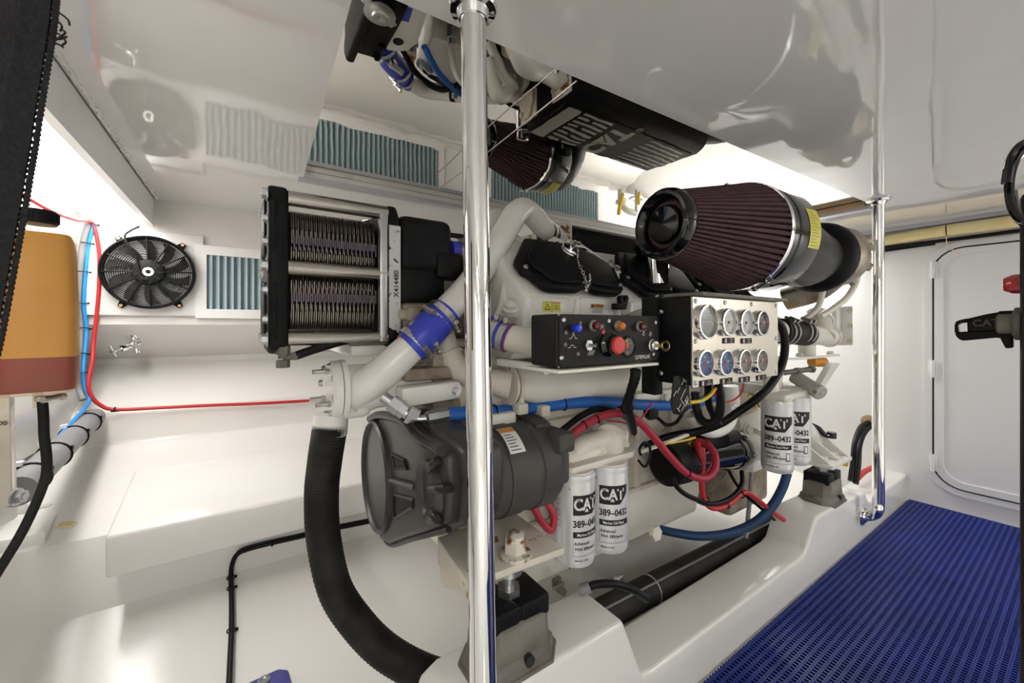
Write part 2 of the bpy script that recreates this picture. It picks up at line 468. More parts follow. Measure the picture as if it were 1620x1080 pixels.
def put_rect(b, w, h, o, u, v, lift=0.0005):
    u, v = V(u).normalized(), V(v).normalized(); n = u.cross(v); o = V(o) + n * lift
    return b.add([o - u * w / 2 - v * h / 2, o + u * w / 2 - v * h / 2, o + u * w / 2 + v * h / 2, o - u * w / 2 + v * h / 2], [[0, 1, 2, 3]])
def wrap_text(b, txt, size, c, r, ang0, z, sx=1.0, bold=0.018):
    """print round an upright can: ang0 is the bearing (radians) of the middle of the text"""
    vs, fs = text_polys(txt, size, sx, bold)
    return b.add([V((c[0] + (r) * math.cos(ang0 + p.x / r), c[1] + r * math.sin(ang0 + p.x / r), z + p.y)) for p in vs], fs)
def wrap_rect(b, a0, a1, z0, z1, c, r, slant=0.0):
    n = 10; rows = [[V((c[0] + r * math.cos(a0 + (a1 - a0) * k / n), c[1] + r * math.sin(a0 + (a1 - a0) * k / n), z)) for k in range(n + 1)] for z in (z0, z1)]
    if slant:
        for k in range(n + 1):
            if k >= n - 2: rows[0][k].z += (z1 - z0) * slant * (k - n + 3) / 3
    return b.grid(rows)
# ================================================================== THE COMPARTMENT
mode('off')
XF, XA, YH = -0.665, 3.66, 2.747          # forward and aft bulkheads
ZC = 1.80                     # overhead
# --- floor under the walkway and the bilge
b = B(); b.box2((-1.3, -2.6, -0.06), (XA + 0.1, 0.75, -0.014)); struct('floor', b, 'gel')
# --- hull side, one moulded shell: bilge, outboard bed face, sloping shelf, ledge, recess and upper side
prof = [(0.90, -0.10), (1.20, -0.07), (1.70, 0.02), (2.06, 0.135), (2.10, 0.165), (2.115, 0.37), (2.135, 0.41), (2.20, 0.425),
        (2.84, 0.555), (2.875, 0.575), (2.89, 0.60), (2.90, 0.70), (2.915, 0.725), (2.95, 0.74), (3.36, 0.93), (3.36, 0.96), (3.02, 1.138), (3.0, 1.15), (3.0, 1.86)]
mode(); b = B(); xs = [-1.1, -0.3, 0.4, 1.2, 2.0, 2.8, 3.4, 4.3]
b.prism([V((-1.1, y, z)) for y, z in prof] + [V((-1.1, 3.6, 1.86)), V((-1.1, 3.6, -0.3)), V((-1.1, 0.9, -0.3))], (5.6, 0, 0))
hull = struct('wall_back', b, 'gel', angle=0.5)
# outboard engine bed standing proud of the hull side
b = B(); b.prism([V((-0.15, 1.985, 0.315)), V((-0.15, 1.985, 0.455)), V((-0.15, 2.45, 0.545)), V((-0.15, 2.45, 0.315))], (3.2, 0, 0), 0.012, 3)
struct('engine_bed', b, 'gel', label='white moulded engine bed running along the hull side')
# --- near engine bed (stringer) with raised pedestals for the two mounts
side = [(0.36, -0.10), (0.40, 0.16), (0.455, 0.325), (0.50, 0.345), (1.0, 0.338), (1.085, 0.150), (1.13, 0.142), (2.20, 0.138), (2.25, 0.150), (2.355, 0.262), (2.40, 0.270),
        (3.02, 0.235), (3.07, 0.225), (3.12, 0.165), (3.16, 0.158), (3.94, 0.155), (3.94, -0.10)]
b = B(); b.prism([V((x, 0.80, z)) for x, z in side], (0, 0.185, 0), 0.014, 3)
struct('engine_bed', b, 'gel', label='white stepped engine bed between the mat and the engine')
# --- bulkheads
mode('off')
b = B()
b.box2((XF - 0.05, 1.0, 0.66), (XF, YH + 0.03, 1.86)); b.box2((-1.30, -2.6, -0.1), (-1.25, 3.15, 1.86)); b.box2((-1.27, 1.0, 0.66), (XF - 0.04, YH + 0.03, 0.70))
struct('wall_left', b, 'gel')
b = B(); b.box2((XA, -2.6, -0.1), (XA + 0.06, 3.4, 1.86)); struct('wall_right', b, 'wall')
b = B(); b.box2((-1.3, -2.66, -0.1), (XA + 0.1, -2.60, 1.86)); struct('wall_front', b, 'wall')
# --- overhead with the opening above the engine
hole = [V((0.178, 0.80)), V((2.93, 0.70)), V((2.88, 1.95)), V((0.216, 1.97))]
def slab(poly, z0, z1): 
    return [V((p[0], p[1], z0)) for p in poly], V((0, 0, z1 - z0))
b = B()
y0, y1, x0, x1 = -2.62, YH + 0.03, -0.385, XA + 0.03
for poly in ([(x0, y0), (x1, y0), (x1, hole[1].y), hole[1], hole[0], (x0, hole[0].y)],
             [(x0, hole[0].y), hole[0], hole[3], (x0, hole[3].y)],
             [hole[1], (x1, hole[1].y), (x1, hole[2].y), hole[2]],
             [(x0, hole[3].y), hole[3], hole[2], (x1, hole[2].y), (x1, y1), (x0, y1)]):
    p, w = slab(poly, ZC, ZC + 0.028); b.prism(p, w)
ceiling = struct('ceiling', b, 'ceil')
b = B(); b.box2((-1.3, y0, ZC + 0.04), (XA + 0.05, y1 + 0.3, ZC + 0.07)); struct('ceiling', b, 'dark', label='deck underside above the overhead panels')
# white strip forward of the overhead, over the lamp
b = B(); b.box2((-1.3, -2.6, ZC - 0.005), (-0.39, YH + 0.03, ZC + 0.02)); b.box2((-0.412, 1.15, 1.655), (-0.386, YH - 0.02, ZC - 0.006)); struct('trim_1', b, 'wall')
# frayed bead of caulk along the forward edge
b = B(); n = 90
for k in range(n):
    y = 1.0 + (YH - 1.0) * k / n
    b.box((-0.372 + random.uniform(-0.004, 0.004), y, ZC - 0.002), (random.uniform(0.005, 0.012), (YH - 1.0) / n * 1.05, 0.006))
struct('trim_2', b, 'wall')
# lips of the opening: alloy strip outboard and aft
b = B()
b.box2((0.216, 1.955, ZC - 0.016), (2.88, 1.975, ZC + 0.002)); b.box2((0.20, 1.975, ZC - 0.006), (2.92, 2.03, ZC + 0.002))
b.box2((2.85, 0.72, ZC - 0.012), (2.91, 1.96, ZC + 0.002))
struct('trim_3', b, 'lilac')
b = B(); b.box2((2.82, 0.74, ZC + 0.004), (2.85, 1.94, ZC + 0.024)); struct('trim_4', b, 'skin')
# mirror-polished panel closing the opening
b = B(); p, w = slab([hole[0] + V((-0.06, -0.05)), hole[1] + V((0.06, -0.05)), hole[2] + V((0.06, 0.05)), hole[3] + V((-0.06, 0.05))], ZC + 0.029, ZC + 0.037); b.prism(p, w)
solid('mirror_panel', 'mirror-polished overhead panel in the ceiling opening above the engine', 'mirror', b, 'mirror')
mode()
# slack cable sagging under the mirror
b = B(); p0, p1 = Z_(912, 128, ZC - 0.01), Z_(692, 300, ZC - 0.01)
b.tube([p0, p0.lerp(p1, 0.35) + V((0, 0, -0.006)), p0.lerp(p1, 0.7) + V((0, 0, -0.006)), p1], 0.0022, 6)
solid('stay_wire', 'thin bare wire stretched across the opening below the mirror panel', 'wire', b, 'steel')

mode('off')
# --- door in the aft bulkhead
def rrect(y0, y1, z0, z1, r, x, n=6):
    out = []
    for cy, cz, a0 in ((y1 - r, z1 - r, 0), (y0 + r, z1 - r, PI / 2), (y0 + r, z0 + r, PI), (y1 - r, z0 + r, 3 * PI / 2)):
        for k in range(n + 1):
            a = a0 + PI / 2 * k / n; out.append(V((x, cy + r * math.cos(a), cz + r * math.sin(a))))
    return out
def ring(b, o, i, w):
    n = len(o); w = V(w); vs = o + i + [p + w for p in o] + [p + w for p in i]; fs = []
    for k in range(n):
        j = (k + 1) % n
        fs += [[k, j, n + j, n + k], [2 * n + k, 3 * n + k, 3 * n + j, 2 * n + j], [k, 2 * n + k, 2 * n + j, j], [n + k, n + j, 3 * n + j, 3 * n + k]]
    return b.add(vs, fs)
DY0, DY1, DZ0, DZ1 = -0.42, 0.65, 0.095, 1.665
b = B(); ring(b, rrect(DY0, DY1, DZ0, DZ1, 0.17, XA), rrect(DY0 + 0.035, DY1 - 0.035, DZ0 + 0.035, DZ1 - 0.035, 0.14, XA), (-0.014, 0, 0))
door = struct('door_1', b, 'vinylw'); 
b = B(); ring(b, rrect(DY0 + 0.035, DY1 - 0.035, DZ0 + 0.035, DZ1 - 0.035, 0.14, XA), rrect(DY0 + 0.045, DY1 - 0.045, DZ0 + 0.045, DZ1 - 0.045, 0.13, XA), (-0.006, 0, 0))
struct('gasket', b, 'dark', door)
b = B(); ring(b, rrect(DY0 + 0.045, DY1 - 0.045, DZ0 + 0.045, DZ1 - 0.045, 0.13, XA), rrect(DY0 + 0.085, DY1 - 0.085, DZ0 + 0.085, DZ1 - 0.085, 0.10, XA), (-0.018, 0, 0)); struct('door_frame', b, 'vinylw', door)
b = B(); b.prism(rrect(DY0 + 0.085, DY1 - 0.085, DZ0 + 0.085, DZ1 - 0.085, 0.10, XA), (-0.011, 0, 0)); struct('door_panel', b, 'vinylw', door)
for z in (1.50, 0.87, 0.27):
    b = B(); b.cyl((XA - 0.024, DY1 - 0.038, z - 0.055), (XA - 0.024, DY1 - 0.038, z + 0.055), 0.008, seg=10)
    b.box2((XA - 0.021, DY1 - 0.058, z - 0.05), (XA - 0.013, DY1 - 0.022, z + 0.05), 0.002); struct('hinge', b, 'vinylw', door)
# --- trim at the overhead / aft bulkhead joint, foam-lagged pipe below it
b = B(); b.box2((XA - 0.05, -2.5, ZC - 0.022), (XA, 2.6, ZC)); struct('trim_5', b, 'lilac')
t = Thing('insulated_pipe', 'yellow foam pipe lagging along the top of the bulkhead above the door', 'pipe', (3.6000, 0.3, 1.70))
b = B(); b.tube([(3.6050, -1.2, 1.738), (3.6080, -0.3, 1.74), (3.6070, 0.3, 1.732), (3.6080, 0.54, 1.733)], 0.036, 14, 5); t.part('lagging', b, 'foam')
b = B(); b.tube([(3.6080, 0.548, 1.733), (3.6080, 0.8, 1.722), (3.6100, 1.05, 1.715)], 0.034, 14, 5); t.part('lagging', b, 'foam')
b = B(); b.tube([(3.6060, 0.02, 1.738), (3.6060, 0.1, 1.737)], 0.0385, 14, 1, sm=False); t.part('tape_band', b, 'tape', label='grey duct tape wrap')
b = B(); b.tube([(3.6000, 0.545, 1.70), (3.6080, 0.545, 1.66), (3.5950, 0.53, 1.62), (3.6020, 0.49, 1.58)], 0.003, 6, 5); t.part('loose_tie', b, 'foam')
b = B(); b.tube([(3.6100, 1.9, 1.66), (3.6100, 1.1, 1.672), (3.6150, 0.5, 1.675), (3.6200, -0.2, 1.685), (3.6200, -1.2, 1.69)], 0.011, 8, 6); b.tube([(3.64, 1.9, 1.655), (3.64, 1.1, 1.652), (3.64, 0.6, 1.665)], 0.009, 8, 6)
solid('cable_run', 'black cables tucked under the yellow foam lagging on the bulkhead', 'cable', b, 'cable')

mode('off')
# --- lamps: a moulded body and a glowing lens each
def fixture(x, ya, yb, label, w=0.155):
    t = Thing('ceiling_light', label, 'light', (x, (ya + yb) / 2, ZC - 0.01), 'tube lights along the bulkheads')
    b = B(); b.box2((x - w / 2 - 0.012, ya - 0.03, 1.69), (x + w / 2 + 0.012, yb + 0.03, ZC - 0.006), 0.01); t.part('housing', b, 'wall')
    b = B(); b.box2((x - w / 2, ya, 1.664), (x + w / 2, yb, 1.692), 0.012, 3); t.part('diffuser', b, 'lens')
fixture(-0.53, 1.24, 2.70, 'bright white tube light above the fan at the forward bulkhead', 0.215)
fixture(3.40, 1.15, 2.60, 'bright white tube light behind the turbocharger at the aft bulkhead')
fixture(-0.53, -2.40, -0.95, 'added unseen fill light at the forward bulkhead across the walkway')  # this and the next are bodies for the added fill lamps
fixture(3.40, -2.40, -0.95, 'added unseen fill light at the aft bulkhead across the walkway')

mode('ortho', 2.98)
# --- louvred ventilators in the hull side: frame and upright slats
def louvre(xa, xb, z0, z1, label):
    t = Thing('louvre_vent', label, 'vent', ((xa + xb) / 2, 2.98, z0), 'louvred vents in the hull side')
    b = B()
    for lo, hi in (((xa - 0.05, 2.965, z1), (xb + 0.05, 2.998, z1 + 0.05)), ((xa - 0.05, 2.965, z0 - 0.05), (xb + 0.05, 2.998, z0)), ((xa - 0.05, 2.965, z0), (xa, 2.998, z1)), ((xb, 2.965, z0), (xb + 0.05, 2.998, z1))):
        b.box2(lo, hi)
    t.part('vent_frame', b, 'wall')
    b = B(); b.box2((xa, 2.994, z0), (xb, 2.999, z1)); t.part('backing', b, 'slat')
    b = B(); h = z1 - z0; mode('off')
    b.prism([V((-0.011, 0, -h / 2)), V((-0.009, -0.004, -h / 2)), V((0.002, -0.022, -h / 2)), V((0.009, -0.024, -h / 2)), V((0.009, -0.018, -h / 2)), V((0.004, -0.016, -h / 2))], (0, 0, h))
    me = b.mesh('slat', mlist('slat')); n = int((xb - xa) / 0.0335); mode('ortho', 2.98)
    for k in range(n):
        o = bpy.data.objects.new('slat', me); o.parent = t.o
        o.location = MP((xa + (k + 0.5) * (xb - xa) / n, 2.992, (z0 + z1) / 2)) - t.o.location; COL.objects.link(o)
louvre(0.19, 1.60, 1.235, 1.53, 'pale blue slatted vent beside the fan, partly behind the plate cooler')
louvre(2.07, 3.32, 1.235, 1.53, 'pale blue slatted vent further aft, seen behind the engine')
b = B(); b.box2((1.66, 2.975, 1.20), (1.82, 2.999, 1.60), 0.004); b.box2((1.85, 2.98, 1.20), (2.0, 2.999, 1.60), 0.004); struct('trim_6', b, 'wall')

# --- extractor fan on its board
fc = V((-0.045, 2.945, 1.412)); R = 0.182
mode('rigid', fc + V((0, 0.05, 0)))
t = Thing('extractor_fan', 'round black extractor fan with wire guard on white board', 'fan', (fc.x, 2.99, fc.z - R))
b = B(); b.box2((-0.285, 2.972, 1.195), (0.168, 2.998, 1.63), 0.006); t.part('mounting_board', b, 'wall')
b = B(); ax = V((0, -1, 0))
b.lathe([(R - 0.012, -0.02), (R, -0.02), (R + 0.002, 0.0), (R, 0.028), (R - 0.006, 0.03), (R - 0.012, 0.02)], fc, ax, 56, cap=False)
t.part('shroud', b, 'black')
gr = [0.062 + 0.0083 * k for k in range(15)]
b = B()
for r in gr: b.torus(fc + ax * (0.034 - 0.02 * (r / R) ** 2), ax, r, 0.0023, 48, 5)
t.part('guard_rings', b, 'black', stuff=True)
for k in range(12):
    a = 2 * PI * k / 12 + 0.05; d = V((math.cos(a), 0, math.sin(a)))
    b = B(); b.tube([fc + d * 0.05 + ax * 0.036, fc + d * 0.12 + ax * 0.032, fc + d * (R - 0.004) + ax * 0.02], 0.0035, 6, 3); t.part('spoke', b, 'black')
b = B(); b.lathe([(0.066, 0.0), (0.066, 0.028), (0.060, 0.038), (0.054, 0.041), (0.026, 0.043), (0.0, 0.043)], fc, ax, 32); hub = t.part('motor', b, 'black')
for k in range(9):
    a = 2 * PI * k / 9; d = V((math.cos(a), 0, math.sin(a))); b.v = []; b.f = []; b.mi = []
    b.box(fc + d * 0.043 + ax * 0.0425, (0.026, 0.002, 0.003), Matrix.Rotation(-a, 3, 'Y')); sub(hub, 'rib', b, 'plasticd')
b = B(); b.lathe([(0.010, 0.0435), (0.022, 0.0435), (0.021, 0.0455), (0.011, 0.0455)], fc, ax, 24, cap=False); sub(hub, 'badge', b, 'whlab')
for k in range(10):
    a = 2 * PI * k / 10 + 0.2; b = B(); rows = []
    for q in range(5):
        r = 0.06 + (R - 0.02 - 0.06) * q / 4; a2 = a + 0.25 * (q / 4) ** 2
        rows.append([fc + V((math.cos(a2 + s), 0, math.sin(a2 + s))) * r + ax * (0.002 + 0.06 * s) for s in (-0.16, 0.0, 0.16)])
    b.grid(rows); t.part('blade', b, 'altern')
for a in (0.88, 2.2, -2.14, -0.96):
    d = V((math.cos(a), 0, math.sin(a))); e = V((-d.z, 0, d.x)); b = B()
    b.prism([fc + d * (R - 0.012) + e * 0.022 + ax * -0.02, fc + d * (R + 0.028) + e * 0.010 + ax * -0.02, fc + d * (R + 0.028) - e * 0.010 + ax * -0.02, fc + d * (R - 0.012) - e * 0.022 + ax * -0.02], ax * 0.012, 0.003)
    ft = t.part('mounting_foot', b, 'black'); b = B(); b.cyl(fc + d * (R + 0.018) + ax * -0.008, fc + d * (R + 0.018) + ax * -0.002, 0.007, seg=12); sub(ft, 'screw', b, 'brass')
b = B(); b.tube([fc + V((-0.012, -0.048, -0.035)), fc + V((-0.03, -0.05, 0.0)), fc + V((-0.045, -0.046, 0.07)), fc + V((-0.075, -0.045, 0.13)), fc + V((-0.085, -0.04, 0.17)), fc + V((-0.06, -0.04, 0.20)), fc + V((-0.035, -0.03, 0.222))], 0.0045, 8); t.part('lead', b, 'cable')
b = B(); b.box(fc + V((-0.012, -0.045, -0.035)), (0.03, 0.012, 0.018), None, 0.003); t.part('terminal_cap', b, 'plasticd')

# --- chrome tap under the overhang
o = Y_(212, 530, 3.14); o.z = 1.145 - 0.055
mode('rigid', o)
t = Thing('water_tap', 'small chrome tap with cross handle under the ledge below the fan', 'tap', o)
dn = V((0, -0.45, -0.9)).normalized()
b = B(); b.lathe([(0.036, 0), (0.034, 0.006), (0.016, 0.012), (0.014, 0.03)], o + V((0, 0, -0.005)), dn, 24); t.part('flange', b, 'chrome')
p = o + dn * 0.05; b = B(); dd = V((-0.75, -0.4, -0.35)).normalized()
b.cyl(o, p, 0.013, seg=14); b.sphere(p, 0.02); b.tube([p - dd * 0.03, p, p + dd * 0.05], [0.014, 0.018, 0.013], 14, 4); b.lathe([(0.019, 0), (0.019, 0.02)], p + dd * 0.03, dd, 6); t.part('body', b, 'chrome')
b = B(); b.tube([p, p + V((0.02, -0.03, -0.03)), p + V((0.022, -0.032, -0.045))], [0.013, 0.014, 0.014], 14, 4); t.part('spout', b, 'chrome')
b = B(); q = p + dd * 0.085; b.cyl(p + dd * 0.04, q, 0.006, seg=10); u, v, _ = axes(dd)
for s in (u, v): b.tube([q - s * 0.03, q, q + s * 0.03], [0.0065, 0.005, 0.0065], 10, 3)
t.part('cross_handle', b, 'chrome')

mode('off')
# --- walkway mat: lengthwise ribs on cross strips
b = B(); xa, xb, ya, yb = 0.65, 3.645, -0.55, 0.722
b.m(1).box2((xa, ya, -0.013), (xb, yb, -0.0125)); b.m(0)  # dark sheet added below the grid so its holes look shaded
y = ya + 0.008
while y < yb - 0.004:
    for s in (-1, 1): b.box2((xa, y + s * 0.0027 - 0.0021, -0.0060), (xb, y + s * 0.0027 + 0.0021, 0.0))
    b.box2((xa, y - 0.0012, -0.006), (xb, y + 0.0012, -0.0016)); y += 0.0232
x = xa + 0.006
while x < xb:
    b.box2((x - 0.0034, ya, -0.010), (x + 0.0034, yb, -0.0016)); x += 0.0165
o = solid('walkway_mat', 'blue ribbed open-grid vinyl mat covering the walkway floor', 'mat', b, ['mat', 'matgap'], loc=((xa + xb) / 2, 0.1, -0.013))

mode()
# ================================================================== THE ENGINE
MID = 1.5                                   # fore-and-aft centre plane of the engine is at y = MID
def fl(p):                                  # the mirror image on the far side
    y = 2 * MID - p[1]; return V((p[0] + KS / KX * (y - p[1]), y, p[2]))
E = Thing('marine_engine', 'big cream-white marine diesel engine with black covers and pipes between the beds', 'engine', (1.4, MID, 0.22))
X3 = V((1, 0, 0))
b = B(); b.prism([V((0.82, y, z)) for y, z in ((1.20, 0.243), (1.80, 0.243), (1.85, 0.485), (1.15, 0.485))], (1.22, 0, 0), 0.02, 3); pan = E.part('oil_pan', b, 'paint')
for x in (1.30, 1.62, 1.94):
    b = B(); b.prism([V((x, 1.165, 0.46)), V((x, 1.155, 0.482)), V((x, 1.197, 0.262)), V((x, 1.207, 0.262))], (0.012, 0, 0)); sub(pan, 'rib', b, 'paint')
b = B(); b.box2((0.74, 1.128, 0.484), (2.08, 1.872, 0.502), 0.003); E.part('pan_rail', b, 'rusty')
for k in range(13): bolt(E, (0.86 + 0.095 * k, 1.133, 0.493), (0, -1, 0), 0.008, 'rusty')
b = B(); b.prism([V((0.66, y, z)) for y, z in ((1.14, 0.50), (1.86, 0.50), (1.90, 0.93), (1.78, 1.10), (1.22, 1.10), (1.10, 0.93))], (1.44, 0, 0), 0.015, 2)
for x in (0.98, 1.22, 1.46, 1.70, 1.94): b.box2((x - 0.02, 1.095, 0.52), (x + 0.02, 1.16, 0.90), 0.008)
for x in (1.10, 1.34, 1.58, 1.82): b.cyl((x, 1.15, 0.66), (x, 1.085, 0.66), 0.045, 0.04, 20)
b.box2((0.9, 1.085, 0.80), (2.0, 1.14, 0.84), 0.008)
E.part('crankcase', b, 'rusty')
b = B(); b.lathe([(0.38, 0), (0.42, 0.02), (0.42, 0.09), (0.39, 0.11), (0.40, 0.30), (0.42, 0.31), (0.42, 0.38), (0.36, 0.40)], (2.13, MID, 0.62), X3, 44)
for k in range(10):
    a = 2 * PI * k / 10; d = V((0, math.cos(a), math.sin(a))); b.box(V((2.34, MID, 0.62)) + d * 0.395, (0.2, 0.02, 0.03), Matrix.Rotation(a, 3, 'X'), 0.004)
b.box2((2.12, 1.07, 0.235), (2.52, 1.93, 0.62), 0.03, 3); E.part('bell_housing', b, 'dirty')
for k in range(14):
    a = 2 * PI * k / 14; d = V((0, math.cos(a), math.sin(a))); bolt(E, V((2.13, MID, 0.62)) + d * 0.40, -X3, 0.010, 'rusty') if d.y < 0.4 else None
b = B(); b.lathe([(0.28, 0), (0.27, 0.15), (0.23, 0.3), (0.22, 0.55), (0.15, 0.58), (0.09, 0.6), (0.09, 0.75)], (2.44, MID - 0.05, 0.60), X3, 36); b.box2((2.55, 1.12, 0.42), (2.95, 1.7, 0.82), 0.03, 3); E.part('gearbox', b, 'paintw')
b = B(); b.lathe([(0.055, 0), (0.06, 0.03), (0.06, 0.16), (0.05, 0.18)], (2.78, 1.02, 0.50), (0, 1, 0), 24); b.tube([(2.62, 1.02, 0.62), (2.72, 0.99, 0.60), (2.84, 0.97, 0.52), (2.90, 1.0, 0.42)], 0.045, 16); E.part('gear_pipe', b, 'paintw')

# --- cylinder heads and their black covers, two to a bank
pn = V((0, -0.223, 0.25)).normalized(); pp = V((1.0, 1.0, 1.235))
cov = [(809, 421), (821, 438), (833, 443), (855, 462), (870, 466), (910, 467), (923, 460), (940, 469), (973, 472), (982, 467), (972, 443), (965, 430), (935, 412), (897, 397), (867, 391), (825, 386)]
covp = [N_(x, y, pp, pn) for x, y in cov]
headp = [(1.09, 1.04), (1.035, 1.08), (1.02, 1.16), (1.012, 1.232), (1.25, 1.445), (1.38, 1.38), (1.30, 1.05)]
for bank, f in (('near', lambda p: V(p)), ('far', fl)):
    for i, dx in enumerate((0.0, 0.475, 0.95)):
        b = B(); b.prism([f((0.815 + dx, y, z)) for y, z in headp], (0.435, 0, 0), 0.012, 2)
        for x in (0.83, 1.035, 1.235):
            q = x + dx; b.prism([f((q - 0.012, 1.005, 1.228)), f((q + 0.012, 1.005, 1.228)), f((q + 0.016, 1.02, 1.09)), f((q - 0.016, 1.02, 1.09))], f((0, 0.06, 0.0)) - f((0, 0, 0)), 0.004)
        hd = E.part('cylinder_head', b, 'paintw')
        b = B(); nn = f(pn + V((0, 0, 0))) - f((0, 0, 0)); b.prism([f(p + V((dx, 0, 0))) for p in covp], nn * 0.030, 0.012, 3)
        b.prism([f(p.lerp(sum(covp, V()) / len(covp), 0.16) + V((dx, 0, 0)) + pn * 0.028) for p in covp], nn * 0.014, 0.010, 3)
        vc = E.part('valve_cover', b, 'black')
        if bank == 'near':
            for x, y in ((829, 440), (919, 462), (978, 466), (963, 428)):
                p = N_(x, y, pp, pn) + V((dx, 0.012, 0.01)) + pn * 0.03; bolt(vc, p, pn, 0.007)
# recessed pockets and their warning labels
for px, w in ((872, 0.085), (945, 0.08)):
    p = Y_(px, 486, 1.012); b = B()
    b.box2(p + V((-w, -0.004, -0.045)), p + V((w, 0.02, 0.030)), 0.006); E.part('label_pad', b, 'paintw')
def sticker(px, py, w, h, kind):
    o = Y_(px, py, 1.0068); b = B(); u, v = V((1, 0, 0)), V((0, 0, 1))
    if kind == 'y':
        put_rect(b, w, h, o, u, v, 0.0004); b.m(1); put_rect(b, w * 0.97, h * 0.04, o + v * h * 0.46, u, v, 0.001); put_rect(b, w * 0.02, h, o, u, v, 0.001)
        b.m(2); put_rect(b, w * 0.46, h * 0.16, o + u * w * 0.25 + v * h * 0.40, u, v, 0.0012); b.m(1)
        c = o - u * w * 0.25; q = [c + v * h * 0.36, c - v * h * 0.32 - u * w * 0.17, c - v * h * 0.32 + u * w * 0.17]; q2 = [c.lerp(p, 0.72) - v * h * 0.02 for p in q]; y = V((0, -0.001, 0))
        b.add([p + y for p in q + q2], [[0, 1, 4, 3], [1, 2, 5, 4], [2, 0, 3, 5]]); put_text(b, '!', h * 0.42, c - v * h * 0.08, u, v)
        c = o + u * w * 0.25 - v * h * 0.06
        for s in (-1, 1): put_rect(b, w * 0.012, h * 0.42, c + u * s * w * 0.17, u, v, 0.001); put_rect(b, w * 0.17, h * 0.04, c + u * s * w * 0.085 - v * h * 0.2, u, v, 0.001); put_rect(b, w * 0.17, h * 0.04, c + u * s * w * 0.085 + v * h * 0.2, u, v, 0.001)
        put_rect(b, w * 0.012, h * 0.42, c, u, v, 0.001)
        for k in (-1, 0, 1): put_rect(b, w * 0.2, h * 0.03, c + v * h * 0.09 * k, u, v, 0.001)
        E.part('warning_label', b, ['yellab', 'ink', 'orlab'], label='yellow warning label')
    else:
        put_rect(b, w, h, o, u, v, 0.0004); b.m(1); put_rect(b, w, h * 0.36, o + v * h * 0.32, u, v, 0.0008); b.m(2)
        put_text(b, 'WARNING', h * 0.22, o + v * h * 0.31 + u * w * 0.08, u, v, lift=0.0014)
        c = o + v * h * 0.31 - u * w * 0.36; b.add([c + V((-0.007, -0.0014, -0.005)), c + V((0.007, -0.0014, -0.005)), c + V((0, -0.0014, 0.007))], [[0, 1, 2]])
        for k in range(4): put_rect(b, w * (0.86 - 0.1 * (k % 2)), h * 0.05, o + v * h * (0.05 - 0.13 * k), u, v, 0.0008)
        E.part('warning_label', b, ['whlab', 'orlab', 'ink'], label='orange and white warning label')
sticker(873, 485, 0.072, 0.030, 'y'); sticker(945, 489, 0.062, 0.034, 'o')

# --- black intake cover on the top with raised lettering and louvre bars
mode('ortho', 1.30)
b = B(); b.prism([V((1.31, y, z)) for y, z in ((1.285, 1.30), (1.285, 1.49), (1.315, 1.545), (1.37, 1.566), (1.62, 1.566), (1.67, 1.545), (1.70, 1.49), (1.70, 1.30))], (1.02, 0, 0), 0.014, 3)
b.prism([V((1.345, y, z)) for y, z in ((1.38, 1.56), (1.38, 1.574), (1.70, 1.574), (1.70, 1.53))], (0.95, 0, 0), 0.006, 2)
ic = E.part('intake_cover', b, 'black')
b = B(); u, v = V((0, -1, 0)), V((1, 0, 0))
vs, fs = text_polys('CAT', 0.165, 0.92, 0.045); c = V((1.76, 1.555, 1.576))
b.add([c + u * p.x + v * p.y for p in vs], fs)
b.m(1); y = V((0, 0, 0.0012)); tri = [(-0.055, -0.065), (0.058, -0.065), (0.002, 0.012)]; b.add([c + u * p[0] + v * p[1] + y for p in tri], [[0, 1, 2]])
b.m(0); tri = [(-0.044, -0.063), (0.047, -0.063), (0.002, -0.004)]; b.add([c + u * p[0] + v * p[1] + y * 2 for p in tri], [[0, 1, 2]])
cc = c + u * 0.195 + v * 0.05; b.torus(cc, (0, 0, 1), 0.016, 0.002, 20, 6); vs, fs = text_polys('R', 0.02); b.add([cc + u * p.x + v * p.y + y for p in vs], fs)
sub(ic, 'lettering', b, ['inkg', 'black'])
for k in range(8):
    yy = 1.405 + 0.039 * k
    b = B(); b.box2((1.47, yy - 0.009, 1.572), (1.535 if k % 2 else 1.66, yy + 0.009, 1.578), 0.003)
    if k % 2: b.box2((1.56, yy - 0.009, 1.572), (1.66, yy + 0.009, 1.578), 0.003)
    sub(ic, 'louvre_bar', b, 'inkg')
    b = B(); b.box2((1.95, yy - 0.008, 1.572), (2.30 - 0.02 * abs(k - 3), yy + 0.008, 1.578), 0.003); sub(ic, 'louvre_bar', b, 'inkg')
b = B(); b.box2((1.37, 1.40, 1.5735), (1.45, 1.70, 1.577), 0.002); sub(ic, 'plain_pad', b, 'inkg')
for s in (1, -1):
    y0_ = MID - s * 0.126
    b = B(); b.prism([V((1.285, y0_ - 0.06, 1.44)), V((1.285, y0_ - 0.055, 1.50)), V((1.285, y0_ - 0.02, 1.56)), V((1.285, y0_ + 0.02, 1.56)), V((1.285, y0_ + 0.055, 1.50)), V((1.285, y0_ + 0.06, 1.44))], (0.016, 0, 0), 0.004)
    fg = E.part('pipe_flange', b, 'rusty'); bolt(fg, (1.285, y0_ + 0.028, 1.535), (-1, 0, 0), 0.010, 'rusty'); bolt(fg, (1.285, y0_ - 0.045, 1.47), (-1, 0, 0), 0.010, 'rusty')
    b = B(); b.box2((1.301, y0_ - 0.065, 1.435), (1.311, y0_ + 0.065, 1.565), 0.003); E.part('gasket', b, 'rusty')
